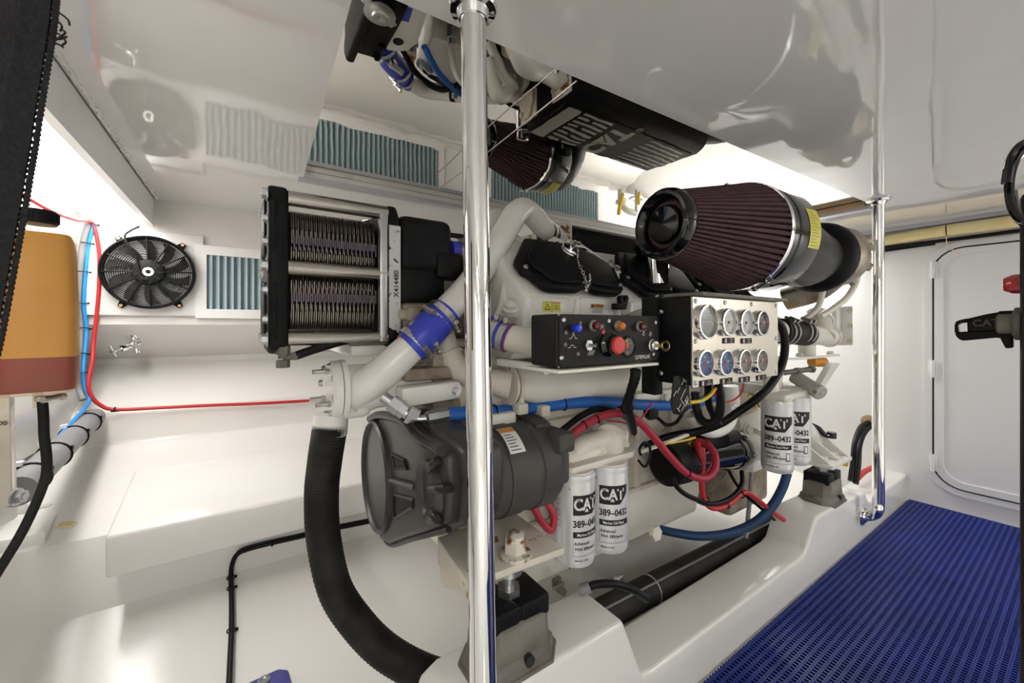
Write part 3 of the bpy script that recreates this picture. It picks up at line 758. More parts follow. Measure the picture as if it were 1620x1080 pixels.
b = B(); b.tube([(1.34, 1.24, 1.375), (1.6, 1.225, 1.385), (1.9, 1.225, 1.385), (2.3, 1.24, 1.375)], 0.022, 12); b.tube([(1.38, 1.20, 1.345), (1.8, 1.19, 1.355), (2.3, 1.20, 1.345)], 0.018, 12); E.part('wiring_loom', b, 'cable')
mode()
# ducts from the cover aft to the turbochargers
for f in (lambda p: V(p),):
    b = B(); b.tube([f(p) for p in ((2.28, 1.40, 1.46), (2.48, 1.30, 1.42), (2.56, 1.12, 1.42), (2.55, 0.98, 1.43))], [0.07, 0.075, 0.075, 0.07], 20); d = E.part('charge_air_duct', b, 'blackg')
    clamp(d, f((2.52, 1.22, 1.42)), (0.4, -1, 0) if f((0, 0, 0)).y < 1 else (0.4, 1, 0), 0.076, 0.02, (0, 0, 1))

# --- large coolant pipe, near side: elbow from the water cooler, blue hose, up over the front and back to the flange
cp = [T_(x, y, t) for x, y, t in ((548, 622, 1.20), (572, 612, 1.195), (600, 594, 1.20), (640, 558, 1.225), (668, 532, 1.25))]
b = B(); b.tube(cp, [0.050, 0.047, 0.045, 0.0425, 0.0415], 24); b.lathe([(0.056, -0.006), (0.056, 0.006)], T_(556, 619, 1.198), cp[1] - cp[0], 28); el = E.part('outlet_elbow', b, 'paintw')
hp = [T_(x, y, t) for x, y, t in ((650, 549, 1.235), (672, 529, 1.25), (706, 493, 1.295))]; hax = hp[2] - hp[0]
b = B(); b.tube(hp, [0.0475, 0.051, 0.0475], 28); hs = E.part('silicone_hose', b, 'blue', label='blue silicone hose')
b = B(); b.tube([hp[0] - hax.normalized() * 0.004, hp[0] + hax.normalized() * 0.003], 0.0462, 28, sm=False); sub(hs, 'hose_liner', b, 'redl')
for q, dd in ((0.12, (0.5, -1, -0.2)), (0.32, (0.7, -1, -0.6)), (0.70, (-0.4, -0.6, 1)), (0.90, (0.8, -1, -0.5))): clamp(hs, hp[0].lerp(hp[2], q), hax, 0.0495, 0.017, dd)
up = [T_(x, y, t) for x, y, t in ((696, 503, 1.285), (740, 455, 1.36), (778, 402, 1.45), (806, 354, 1.54), (816, 338, 1.58), (829, 331, 1.64), (845, 343, 1.70), (860, 360, 1.76), (884, 378, 1.87))]
b = B(); b.tube(up, 0.0415, 24); E.part('coolant_pipe', b, 'paintw')
b = B(); b.lathe([(0.046, 0), (0.046, 0.02)], T_(867, 371, 1.775), up[-1] - up[-2], 24); E.part('pipe_collar', b, 'cable')
clamp(E, T_(866, 370, 1.77), up[-1] - up[-2], 0.046, 0.012, (0, -0.5, -1))
b = B(); b.cyl(T_(546, 627, 1.17), T_(534, 642, 1.155), 0.012); b.hexp(T_(540, 634, 1.16), T_(534, 642, 1.15) - T_(546, 627, 1.17), 0.014, 0.01); E.part('drain_plug', b, 'brass')
# second, thinner white pipe just behind
b = B(); b.tube([T_(x, y, t) for x, y, t in ((770, 372, 1.75), (777, 350, 1.78), (787, 340, 1.82), (800, 350, 1.86), (806, 375, 1.9))], 0.028, 16); E.part('coolant_pipe', b, 'paintw')
b = B(); b.tube([T_(x, y, t) for x, y, t in ((806, 436, 1.42), (803, 452, 1.41), (797, 485, 1.40), (785, 520, 1.39), (778, 545, 1.39))], 0.021, 16); E.part('coolant_pipe', b, 'paint')
# stub with blue hose left of the control box
sp = [T_(x, y, t) for x, y, t in ((752, 512, 1.30), (780, 524, 1.28), (806, 534, 1.26), (838, 541, 1.24), (870, 546, 1.23))]
b = B(); b.tube(sp[1:], 0.037, 20); E.part('coolant_stub', b, 'paint')
b = B(); b.tube([sp[0], sp[1], sp[2]], 0.041, 24); hs = E.part('silicone_hose', b, 'blue', label='blue silicone hose behind the pole'); b = B(); b.tube([sp[2] - (sp[2] - sp[1]) * 0.05, sp[2] + (sp[2] - sp[1]) * 0.05], 0.0395, 24, sm=False); sub(hs, 'hose_liner', b, 'redl')
for q in (0.25, 0.8): clamp(hs, sp[1].lerp(sp[2], q), sp[2] - sp[1], 0.0415, 0.019, (0.1, -0.4, 1))
# far-side coolant pipe, seen in the mirror
fp = [V(p) for p in ((0.70, 1.76, 1.38), (0.78, 1.88, 1.37), (0.90, 1.99, 1.36), (1.03, 2.02, 1.36), (1.16, 1.92, 1.38), (1.27, 1.78, 1.41), (1.30, 1.66, 1.43))]
b = B(); b.tube(fp[2:], 0.038, 20); o = E.part('coolant_pipe', b, 'paintw'); b = B(); b.lathe([(0.041, -0.012), (0.041, 0.012)], (1.13, 1.945, 1.375), fp[4] - fp[3], 20); sub(o, 'rubber_band', b, 'cable')
b = B(); b.cyl((1.24, 1.84, 1.44), (1.25, 1.86, 1.47), 0.012); sub(o, 'plug', b, 'zinc')
b = B(); b.tube(fp[:3] + [fp[2].lerp(fp[3], 0.2)], [0.040, 0.046, 0.044, 0.041], 24); hs = E.part('silicone_hose', b, 'blue', label='blue silicone hose seen in the mirror')
for q in (0.1, 0.75, 0.95): clamp(hs, fp[0].lerp(fp[2], q), fp[2] - fp[0], 0.046, 0.016, (-0.6, 0.5, 0.8))
# front lifting plate, seen in the mirror
zz_ = 1.425
b = B(); b.prism([V((0.610, 1.375, zz_)), V((0.700, 1.345, zz_)), V((0.768, 1.600, zz_)), V((0.762, 1.655, zz_)), V((0.735, 1.690, zz_)), V((0.700, 1.705, zz_)), V((0.668, 1.690, zz_)), V((0.655, 1.640, zz_))], (0, 0, 0.018), 0.004); b.box2((0.66, 1.40, 1.30), (0.70, 1.62, 1.43), 0.003); o = E.part('lifting_plate', b, 'paintw')
b = B(); b.lathe([(0.020, 0), (0.020, 0.0015)], (0.705, 1.625, zz_ + 0.0185), (0, 0, 1), 20); sub(o, 'hole', b, 'dark'); b = B(); put_rect(b, 0.075, 0.045, (0.655, 1.46, zz_ + 0.018), (0.25, 0.97, 0), (-0.97, 0.25, 0), 0.001); b.m(1); put_text(b, 'OIL', 0.03, (0.655, 1.46, zz_ + 0.018), (0.25, 0.97, 0), (-0.97, 0.25, 0), lift=0.002) if False else None; sub(o, 'sticker', b, 'blue')
# fuel pipes and fittings on the top of the front, mostly for the mirror
rnd = random.Random(3)
b = B(); b.box2((0.80, 1.36, 1.10), (1.20, 1.66, 1.28), 0.03, 3); E.part('front_cover', b, 'dirty')
b = B(); b.box2((0.86, 1.38, 1.26), (1.08, 1.52, 1.37), 0.02, 3); E.part('thermostat_housing', b, 'paint')
b = B(); b.box2((0.84, 1.60, 1.24), (0.98, 1.72, 1.38), 0.015, 2); E.part('fuel_pump', b, 'paintw')
b = B(); b.lathe([(0.05, 0), (0.05, 0.05), (0.035, 0.07), (0, 0.07)], (1.14, 1.60, 1.28), (0, 0, 1), 20); b.box2((1.02, 1.68, 1.22), (1.16, 1.80, 1.34), 0.015, 2); E.part('control_valve', b, 'black')
b = B(); b.box2((1.10, 1.42, 1.26), (1.22, 1.54, 1.40), 0.02, 2); E.part('water_cover', b, 'rusty')
for p, r in (((0.90, 1.56, 1.34), 0.022), ((1.0, 1.62, 1.33), 0.026), ((1.08, 1.56, 1.34), 0.02), ((0.80, 1.70, 1.34), 0.022), ((0.84, 1.80, 1.33), 0.02)):
    b = B(); b.hexp(p, (0, 0, 1), r, 0.05); b.cyl(p, V(p) + V((0, 0, 0.08)), r * 0.6); E.part('pipe_fitting', b, 'brass' if r < 0.021 else 'zinc')
for pts, r, m in ([(((0.86, 1.40, 1.36), (0.92, 1.36, 1.46), (1.05, 1.34, 1.47), (1.16, 1.38, 1.40)), 0.014, 'paintw'), (((0.92, 1.62, 1.36), (0.98, 1.66, 1.46), (1.10, 1.70, 1.48), (1.24, 1.74, 1.44)), 0.012, 'paintw'),
                   (((0.74, 1.70, 1.40), (0.85, 1.78, 1.44), (0.98, 1.80, 1.46), (1.06, 1.70, 1.44)), 0.012, 'cable'), (((0.80, 1.60, 1.44), (0.95, 1.72, 1.46), (1.15, 1.82, 1.44), (1.30, 1.84, 1.40)), 0.013, 'hoseb'),
                   (((1.02, 1.52, 1.43), (1.10, 1.62, 1.47), (1.14, 1.78, 1.46), (1.08, 1.84, 1.40)), 0.010, 'cable'), (((1.0, 1.45, 1.42), (1.08, 1.47, 1.50), (1.18, 1.52, 1.50), (1.22, 1.6, 1.42)), 0.019, 'paintw'),
                   (((0.90, 1.78, 1.30), (1.0, 1.86, 1.34), (1.2, 1.94, 1.33), (1.5, 1.95, 1.30)), 0.006, 'redb')]):
    b = B(); b.tube(pts, r, 12); E.part('fuel_line' if m in ('paintw',) else 'small_hose', b, m)
for p, a in (((1.06, 1.70, 1.43), (0.2, 1, 0.2)), ((1.08, 1.84, 1.41), (0, 0.3, 1)), ((0.86, 1.72, 1.44), (1, 0.3, 0)), ((1.22, 1.74, 1.44), (1, 0.1, 0)), ((1.0, 1.58, 1.44), (0, 0, 1))):
    b = B(); a = V(a).normalized(); p = V(p); b.hexp(p - a * 0.03, a, 0.018, 0.02); b.cyl(p - a * 0.03, p + a * 0.04, 0.012); b.hexp(p + a * 0.02, a, 0.016, 0.018); E.part('pipe_fitting', b, 'zinc')

# --- water cooler at the lower front with flanged end cover
wc = Y_(524, 617, 1.225); L = 0.42
b = B(); b.lathe([(0.05, 0.02), (0.064, 0.022), (0.064, 0.10), (0.058, 0.12), (0.058, L)], wc, X3, 32); b.box2(wc + V((-0.002, -0.045, -0.075)), wc + V((0.10, 0.06, 0.0)), 0.02, 3); E.part('water_cooler', b, 'paintw')
b = B(); b.lathe([(0.0, -0.006), (0.07, -0.006), (0.076, 0.0), (0.076, 0.018), (0.06, 0.02)], wc, X3, 36); fl_o = E.part('cover_flange', b, 'paintw')
b = B(); b.lathe([(0.078, 0.020), (0.078, 0.034), (0.06, 0.036)], wc, X3, 36); E.part('body_flange', b, 'paintw')
for k in range(8):
    a = 2 * PI * k / 8 + 0.2; d = V((0, math.cos(a), math.sin(a))); bolt(fl_o, wc + d * 0.064 - X3 * 0.006, -X3, 0.008)
for dy, dz in ((-0.03, -0.03), (0.03, -0.025), (0.0, 0.05)):
    b = B(); p = wc + V((-0.006, dy, dz)); b.hexp(p, -X3, 0.009, 0.012); b.cyl(p - X3 * 0.012, p - X3 * 0.04, 0.006, seg=10); b.hexp(p - X3 * 0.03, -X3, 0.007, 0.01); E.part('zinc_plug', b, 'steel')
b = B(); b.cyl(wc + V((0.0, 0.0, -0.06)), wc + V((-0.004, 0.0, -0.115)), 0.0425, seg=24); E.part('outlet_neck', b, 'paintw')
q0, q1 = Y_(636, 628, 1.10), Y_(728, 615, 1.10)
b = B(); b.prism([q0 + V((0, 0, -0.03)), q0 + V((0, 0, 0.022)), q1 + V((0, 0, 0.022)), q1 + V((0.012, 0, 0.0)), q1 + V((0, 0, -0.028))], (0, 0.07, 0), 0.008); o = E.part('cooler_bracket', b, 'paintw'); bolt(o, q1 + V((-0.012, 0, -0.005)), (0, -1, 0), 0.010)
b = B(); b.box2(Y_(640, 605, 1.13), Y_(734, 572, 1.25), 0.01); E.part('front_housing', b, 'dirty')
b = B(); b.box2((0.60, 1.15, 0.86), (0.80, 1.85, 1.08), 0.02); E.part('front_gear_case', b, 'dirty')

# --- water-jacketed manifold along the near side, with its elbow
m0, m1 = Y_(806, 607, 1.07), Y_(1066, 603, 1.07)
b = B(); b.tube([m0, m0.lerp(m1, 0.06), m0.lerp(m1, 0.10), m0.lerp(m1, 0.5), m1], [0.050, 0.054, 0.062, 0.062, 0.058], 28, 3, sm=False); b.box2(m0 + V((0.06, -0.02, -0.068)), m1 + V((0, 0.05, -0.045)), 0.01)
mf = E.part('exhaust_manifold', b, 'paint')
b = B(); b.lathe([(0.052, -0.012), (0.062, -0.012), (0.064, 0.0), (0.062, 0.014), (0.052, 0.014)], m0, X3, 28); sub(mf, 'collar', b, 'rusty'); b = B(); b.lathe([(0.0505, -0.001), (0.0645, -0.001), (0.0645, 0.004), (0.0505, 0.004)], m0 + X3 * -0.004, X3, 28); sub(mf, 'gasket', b, 'dirty')
for x, z in ((0.005, -0.066), (0.09, -0.082)):
    b = B(); b.box(m0 + V((x, -0.045, z)), (0.035, 0.04, 0.032), None, 0.004); o = sub(mf, 'lug', b, 'rusty')
b = B(); b.hexp(m0 + V((0.005, -0.045, -0.05)), (0, 0, 1), 0.012, 0.014); sub(mf, 'lug_bolt', b, 'rusty')
ep = [T_(x, y, t) for x, y, t in ((700, 520, 1.36), (708, 552, 1.34), (722, 580, 1.33), (748, 597, 1.33), (778, 603, 1.335), (806, 607, 1.34))]
b = B(); b.tube(ep, [0.033, 0.034, 0.037, 0.034, 0.036, 0.046], 20); b.torus(ep[1].lerp(ep[2], 0.3), ep[2] - ep[1], 0.035, 0.005, 24, 8); E.part('manifold_elbow', b, 'rusty')
b = B(); b.box2(Y_(1008, 640, 0.98), Y_(1062, 611, 1.03), 0.006); br = E.part('panel_arm', b, 'paint'); bolt(br, Y_(1051, 628, 0.978), (0, -1, 0), 0.014, 'paint')
# forward plate for the control box and the arm over the covers
sh = [Y_(836, 566, 0.82), Y_(888, 584, 0.70), Y_(1012, 581, 0.70), Y_(1012, 581, 0.70) + V((0, 0.14, 0))]
b = B(); b.box2((0.635, 0.672, 1.046), (0.975, 0.80, 1.053), 0.002); b.box2((0.88, 0.79, 1.028), (0.93, 1.06, 1.053), 0.003); b.box2((0.70, 0.79, 1.035), (0.72, 1.02, 1.053), 0.003); o = E.part('control_shelf', b, 'paint'); bolt(o, (0.715, 0.80, 1.040), (0, -1, 0), 0.008, 'paint')
ap = [Y_(864, 390, 1.26), Y_(880, 379, 1.26), Y_(897, 386, 1.24), Y_(922, 390, 1.20), Y_(940, 402, 1.16), Y_(975, 428, 1.08), Y_(980, 430, 1.07)]
b = B(); rows = []
for i, p in enumerate(ap): rows.append([p + V((0, -0.008, -0.006)), p + V((0, 0.012, 0.010)), p + V((0, 0.012, 0.015)), p + V((0, -0.008, 0.000))])
b.loft(rows); o = E.part('cover_strap', b, 'paintw'); bolt(o, ap[5] + V((-0.004, -0.004, 0.006)), pn, 0.011); b = B(); b.cyl(ap[5], ap[5] - V((0, 0, 0.05)), 0.012); sub(o, 'post', b, 'paintw')
# oil filler cap with T handle and chain
fc_ = N_(893, 412, pp, pn) + pn * 0.030
b = B(); b.lathe([(0.042, -0.01), (0.042, 0.004), (0.036, 0.006)], fc_, pn, 28); fo = E.part('oil_filler', b, 'black')
b = B(); b.lathe([(0.020, 0.004), (0.031, 0.006), (0.034, 0.010), (0.031, 0.014), (0.028, 0.016), (0.033, 0.019), (0.030, 0.024), (0.008, 0.026), (0.0075, 0.05), (0, 0.051)], fc_, pn, 28); b.cyl(fc_ + pn * 0.045 + V((-0.028, 0, 0)), fc_ + pn * 0.045 + V((0.028, 0, 0)), 0.0055, seg=10); sub(fo, 'cap', b, 'chrome')
b = B(); ch = smooth_path([fc_ + pn * 0.02 + V((0.005, -0.03, 0)), N_(903, 430, pp, pn) + pn * 0.05, N_(912, 452, pp, pn) + pn * 0.048, N_(917, 466, pp, pn) + pn * 0.045, N_(920, 474, pp, pn) + pn * 0.03, N_(922, 463, pp, pn) + pn * 0.045, N_(921, 452, pp, pn) + pn * 0.05], 5)
for i in range(len(ch) - 1):
    d = (ch[i + 1] - ch[i]); n = d.normalized(); c = (ch[i] + ch[i + 1]) / 2; u = n.orthogonal().normalized() if i % 2 else n.cross(n.orthogonal()).normalized()
    ln = d.length * 0.65; w = 0.0042
    b.tube([c + n * ln, c + n * ln * 0.5 + u * w, c - n * ln * 0.5 + u * w, c - n * ln, c - n * ln * 0.5 - u * w, c + n * ln * 0.5 - u * w, c + n * ln], 0.0011, 5, 2)
sub(fo, 'chain', b, 'chrome')
# injector plugs under the front cover edge
for px, py in ((808, 487), (826, 492)):
    p = Y_(px, py, 1.05); b = B(); b.lathe([(0.024, -0.02), (0.024, 0.0), (0.019, 0.004), (0.019, 0.016), (0.012, 0.018), (0, 0.019)], p, V((-0.3, -0.5, 0.8)), 16); E.part('core_plug', b, 'paint')
b = B(); p = T_(985, 480, 1.5); b.prism([p + V((-0.035, 0, -0.02)), p + V((0.02, 0, -0.02)), p + V((0.035, 0, 0.02)), p + V((0.025, 0, 0.03)), p + V((0.012, 0, 0.005)), p + V((0.0, 0, 0.028)), p + V((-0.01, 0, 0.02)), p + V((-0.006, 0, 0)), p + V((-0.035, 0, 0))], (0, 0.02, 0), 0.002); E.part('connector', b, 'blackm')
b = B(); b.prism([T_(968, 505, 1.36), T_(1015, 503, 1.36), T_(1042, 466, 1.44), T_(1040, 480, 1.44), T_(1000, 510, 1.36)], (0, 0.008, 0)); E.part('heat_shield', b, 'paintw')
# black cowl aft of the covers, breather tube
for f in (lambda p: V(p), fl):
    b = B(); b.cyl(f((1.47, 1.02, 1.30)), f((1.47, 1.02, 1.48)), 0.040, seg=28); b.torus(f((1.47, 1.02, 1.44)), (0, 0, 1), 0.041, 0.004, 28, 8); b.lathe([(0.041, 0), (0.041, 0.01), (0.03, 0.016), (0, 0.016)], f((1.47, 1.02, 1.475)), (0, 0, 1), 28); o = E.part('breather_tube', b, 'chrome')
    b = B(); b.tube([f(p) for p in ((1.47, 1.06, 1.44), (1.52, 1.12, 1.45), (1.60, 1.13, 1.44), (1.68, 1.05, 1.43))], 0.034, 16); b.lathe([(0.05, -0.012), (0.052, 0.012), (0, 0.014)], f((1.70, 1.04, 1.46)), f((0, -0.4, 1)) - f((0, 0, 0)), 24); sub(o, 'breather_hose', b, 'blackg')

# --- belt guard: moulded cover with round bosses
gp, gn = V((0.52, 1.25, 0.8)), V((-1.0, 0.135, 0.0)).normalized()
gout = [(583, 664), (598, 651), (625, 652), (648, 662), (664, 683), (700, 704), (714, 718), (716, 780), (712, 838), (668, 853), (640, 860), (612, 870), (600, 862), (592, 842), (580, 800), (573, 740), (575, 690)]
g = [N_(x, y, gp, gn) for x, y in gout]; gd = V((0.075, 0.0, 0))
b = B(); b.prism([p + X3 * 0.03 for p in g], gd + V((0.03, 0, 0)), 0.018, 3); gc = sum(g, V()) / len(g)
b.prism([p.lerp(gc, 0.07) for p in g], X3 * 0.05, 0.014, 3)
guard = E.part('belt_guard', b, 'plastic')
c1 = N_(598, 752, gp, gn); c2 = N_(683, 776, gp, gn)
u = V((gn.y, -gn.x, 0)).normalized(); w = V((0, 0, 1))
def ell(c, ru, rw, off, n=40): return [c + u * (ru * math.cos(2 * PI * k / n)) + w * (rw * math.sin(2 * PI * k / n)) + gn * off for k in range(n)]
b = B(); R1 = 0.172; b.loft([ell(c1, R1, R1, -0.03), ell(c1, R1, R1, 0.012), ell(c1, R1 - 0.006, R1 - 0.006, 0.018), ell(c1, R1 - 0.012, R1 - 0.012, 0.012), ell(c1, R1 - 0.014, R1 - 0.014, 0.004), ell(c1, 0.01, 0.01, 0.006)]); sub(guard, 'pulley_boss', b, 'plastic')
b = B(); R2 = 0.062; b.loft([ell(c2, R2 * 1.15, R2 * 1.2, -0.03), ell(c2, R2 * 1.1, R2 * 1.1, 0.012), ell(c2, R2, R2, 0.018), ell(c2, R2 - 0.010, R2 - 0.010, 0.012), ell(c2, R2 - 0.013, R2 - 0.013, 0.004), ell(c2, 0.01, 0.01, 0.005)]); sub(guard, 'pulley_boss', b, 'plastic')
for poly in ([(622, 718), (642, 728), (646, 741), (627, 741)], [(626, 782), (656, 790), (655, 802), (627, 818)]):
    q = [N_(x, y, gp, gn) + gn * 0.001 for x, y in poly]; c = sum(q, V()) / 4
    b = B(); b.add([p + gn * 0.0016 for p in q], [[0, 1, 2, 3]]); w_ = sub(guard, 'opening_shade', b, 'dark'); b = B(); b.tube([p + gn * 0.002 for p in q + q[:1]], 0.004, 6, sm=False); sub(guard, 'window_rim', b, 'plasticd')  # dark sheet laid on the guard paints the shade inside its openings
b = B(); b.tube([N_(614, 757, gp, gn) + gn * 0.004, N_(660, 770, gp, gn) + gn * 0.004], 0.009, 8, sm=False); sub(guard, 'rib', b, 'plastic')
b = B(); b.tube([N_(x, y, gp, gn) + gn * 0.004 for x, y in ((588, 662), (604, 656), (640, 664), (664, 690), (702, 712))], 0.013, 10); b.tube([N_(x, y, gp, gn) + X3 * 0.07 for x, y in ((578, 690), (574, 740), (582, 800), (596, 846), (606, 868))], 0.008, 8); b.tube([N_(x, y, gp, gn) + X3 * 0.015 for x, y in ((598, 850), (612, 864), (640, 856), (700, 840))], 0.007, 8); sub(guard, 'rim', b, 'plasticd')
b = B(); yl = 0.955
for pts in (((686, 742), (698, 728)), ((690, 771), (712, 771)), ((692, 806), (700, 820))): b.tube([N_(x, y, gp, gn) + gn * 0.010 for x, y in pts] + [Y_(x, y, yl - 0.004) for x, y in {742: ((714, 728), (728, 740), (760, 738)), 771: ((735, 771), (765, 771)), 806: ((716, 826), (730, 820), (762, 822))}[pts[0][1]]], 0.010, 10)
b.tube([Y_(x, y, yl - 0.006) for x, y in ((716, 728), (722, 770), (718, 826))], 0.010, 10)
q = [Y_(x, y, yl) for x, y in ((706, 730), (716, 726), (770, 734), (770, 826), (716, 830), (704, 816))]; b.loft([[p + V((0, o, 0)) for p in q] for o in (0.0, 0.06)]); sub(guard, 'lobed_shroud', b, 'plasticd')
b = B(); b.lathe([(0.13, 0), (0.135, 0.02), (0.125, 0.03), (0.135, 0.04), (0.125, 0.05), (0.135, 0.06)], c1 + X3 * 0.04, X3, 32); E.part('crank_pulley', b, 'cable')

# --- front mount bracket, near and far
zt = 0.577
pl = [Z_(692, 850, zt), Z_(811, 808, zt), Z_(893, 866, zt), Z_(741, 922, zt)]
b = B(); b.prism([p - V((0, 0, 0.018)) for p in pl], (0, 0, 0.018), 0.003); bk = E.part('mount_bracket', b, 'rusty')
b = B(); a, d = pl[0], pl[3]; b.prism([a + V((0.002, 0, -0.018)), d + V((0.002, 0, -0.018)), d.lerp(a, 0.02) + V((0, 0, -0.04)), a + V((0.01, 0, -0.10)), a.lerp(d, 0.15) + V((0, 0, -0.115))], (0.014, 0.004, 0)); b.box2((0.62, 1.0, 0.44), (0.66, 1.2, 0.56)); sub(bk, 'gusset', b, 'rusty')
b = B(); b.prism([pl[1] + V((0, 0, -0.02)), pl[1] + V((0, 0.22, -0.02)), pl[1] + V((0, 0.22, -0.12)), pl[1] + V((0, 0.05, -0.12))], (0.016, 0, 0)); sub(bk, 'gusset', b, 'rusty')
nb = Z_(815, 878, zt); b = B(); b.lathe([(0.040, 0), (0.040, 0.008), (0.028, 0.012)], nb, (0, 0, 1), 24); b.hexp(nb + V((0, 0, 0.01)), (0, 0, 1), 0.029, 0.03); b.lathe([(0.026, 0.04), (0.024, 0.052), (0.014, 0.058), (0, 0.059)], nb, (0, 0, 1), 20); sub(bk, 'nut', b, mat('rust_nut', (0.70, 0.66, 0.57), 0.5, col2=(0.16, 0.06, 0.015), nscale=28, lo=0.46, hi=0.56))
b = B(); b.box2((0.95, 1.95, 0.50), (1.25, 2.2, 0.52), 0.003); b.box2((0.95, 1.85, 0.45), (1.25, 1.97, 0.56), 0.003); E.part('mount_bracket', b, 'rusty')
# --- rear mount bracket
p0 = V((2.69, 0.90, 0.47)); mode('rigid', p0)
b = B(); b.prism([p0 + V((-0.13, -0.10, 0)), p0 + V((0.13, -0.10, 0)), p0 + V((0.13, 0.28, 0)), p0 + V((-0.13, 0.28, 0))], (0, 0, -0.018), 0.002); rb = E.part('mount_bracket', b, 'paintw')
for x in (-0.12, 0.0, 0.12):
    b = B(); b.prism([p0 + V((x, -0.09, 0)), p0 + V((x, 0.28, 0)), p0 + V((x, 0.28, 0.20)), p0 + V((x, 0.18, 0.20))], (0.014, 0, 0), 0.002); sub(rb, 'gusset', b, 'paintw')
for x in (-0.06, 0.07): bolt(rb, p0 + V((x, -0.04, 0)), (0, 0, 1), 0.018, 'paint')

mode()
# --- filter head over the oil filters
hz = 0.70
hd = [Z_(x, y, 0.715) for x, y in ((876, 740), (906, 746), (1003, 718), (1010, 700), (985, 688), (900, 706))]
b = B(); b.prism([p + V((0, 0, -0.012)) for p in hd], (0, 0, 0.022), 0.006)
b.prism([p.lerp(sum(hd, V()) / 6, 0.10) + V((0, 0.02, 0.008)) for p in hd], (0, 0.02, 0.035), 0.012)
for px, py, r in ((905, 700, 0.045), (938, 692, 0.042), (968, 682, 0.048)):
    p = T_(px, py, 1.52); b.lathe([(r, -0.06), (r, -0.02), (r * 0.8, 0.0), (r * 0.45, 0.012), (0, 0.014)], p, (-0.1, -0.3, 1), 20)
b.tube([T_(905, 715, 1.44), T_(925, 702, 1.47), T_(950, 694, 1.5), T_(985, 686, 1.55)], 0.030, 14); b.cyl(T_(968, 685, 1.5), T_(975, 655, 1.56), 0.045, 0.040, 20); b.prism([T_(890, 738, 1.42), T_(900, 700, 1.5), T_(912, 690, 1.5), T_(916, 735, 1.42)], (0.02, 0.06, 0), 0.006); b.prism([T_(930, 728, 1.45), T_(945, 690, 1.52), T_(958, 690, 1.52), T_(960, 720, 1.46)], (0.02, 0.06, 0), 0.006)
fh = E.part('oil_filter_head', b, 'paint')
for x, y in ((898, 728), (945, 716), (990, 702)): bolt(fh, T_(x, y, 1.425 + (x - 898) * 0.0011), (-0.1, -0.8, 0.6), 0.009, 'paint')
b = B(); b.hexp(T_(1034, 842, 1.84), (0, -1, 0.1), 0.030, 0.02); E.part('drain_plug', b, 'paint')

# --- fuel filter head
b = B(); c1_, c2_ = V((1.93, 0.79, 0.86)), V((2.10, 0.79, 0.86))
b.box2((1.87, 0.735, 0.852), (2.17, 0.86, 0.882), 0.012, 3); b.lathe([(0.052, 0), (0.050, 0.02), (0.03, 0.03)], c1_, (0, 0, 1), 24); b.lathe([(0.052, 0), (0.050, 0.02), (0.03, 0.03)], c2_, (0, 0, 1), 24)
b.cyl((1.91, 0.80, 0.87), (1.93, 0.83, 1.06), 0.028, 0.020, 16); b.tube([(1.95, 0.82, 0.89), (2.02, 0.84, 0.93), (2.1, 0.86, 0.99)], 0.032, 14); b.box2((1.95, 0.85, 0.86), (2.15, 1.12, 0.90), 0.01); fh = E.part('fuel_filter_head', b, 'paint')
b = B(); d = T_(1296, 620, 1.83) - T_(1258, 596, 1.95); b.cyl(T_(1258, 596, 1.95), T_(1296, 620, 1.83), 0.028, seg=20); b.lathe([(0.030, 0), (0.030, 0.022), (0.026, 0.026), (0.008, 0.027), (0.006, 0.03), (0, 0.03)], T_(1291, 617, 1.845), d, 24); sub(fh, 'priming_pump', b, mat('pump_barrel', (0.45, 0.43, 0.38), 0.45, spots=(20, 0.66, (0.2, 0.16, 0.1))))
b = B(); p = T_(1236, 590, 1.9); q = T_(1282, 584, 1.95); b.cyl(p, q, 0.011); b.hexp(q, q - p, 0.016, 0.016); b.hexp(p.lerp(q, 0.5), q - p, 0.015, 0.02); sub(fh, 'hose_fitting', b, 'mount')

# --- turbochargers with their exhaust housings
for f in (lambda p: V(p),):
    tc_ = V((2.66, 0.83, 1.485)); b = B()
    b.lathe([(0.06, -0.14), (0.12, -0.12), (0.145, -0.06), (0.15, 0.0), (0.135, 0.07), (0.105, 0.12), (0.075, 0.16), (0.07, 0.2), (0, 0.2)], f(tc_), X3, 32); b.tube([f(tc_ + V((0.0, 0.0, -0.10))), f(tc_ + V((0.0, 0.08, -0.16))), f(tc_ + V((0, 0.22, -0.20)))], 0.06, 16)
    tb = E.part('turbine_housing', b, 'turbo')
    for k in range(5):
        a = PI + 0.7 * k - 1.0; d = f(V((0, math.cos(a), math.sin(a)))) - f((0, 0, 0)); p = f(tc_ + V((0.07, 0, 0))) + d * 0.13; bolt(tb, p, d + X3 * 0.4, 0.02, 'turbo')
    b = B(); cc = V((2.42, 0.82, 1.46)); b.torus(f(cc), X3, 0.10, 0.062, 36, 14); b.lathe([(0.10, -0.03), (0.10, 0.12), (0.06, 0.2)], f(cc), X3, 28); E.part('compressor_housing', b, 'black')
b = B(); b.prism([X_(1318, 486, 3.02), X_(1348, 484, 3.02), X_(1349, 546, 3.02), X_(1318, 546, 3.02)], (0.012, 0, 0)); ep_ = E.part('exhaust_plate', b, 'paintw')
for x, y in ((1325, 492), (1345, 491), (1345, 515), (1345, 539), (1325, 539)): bolt(ep_, X_(x, y, 3.02), (-1, 0, 0), 0.010, 'rusty')
b = B(); b.box2((2.95, 0.90, 1.06), (3.015, 0.925, 1.26), 0.003); sub(ep_, 'stay', b, 'paintw')
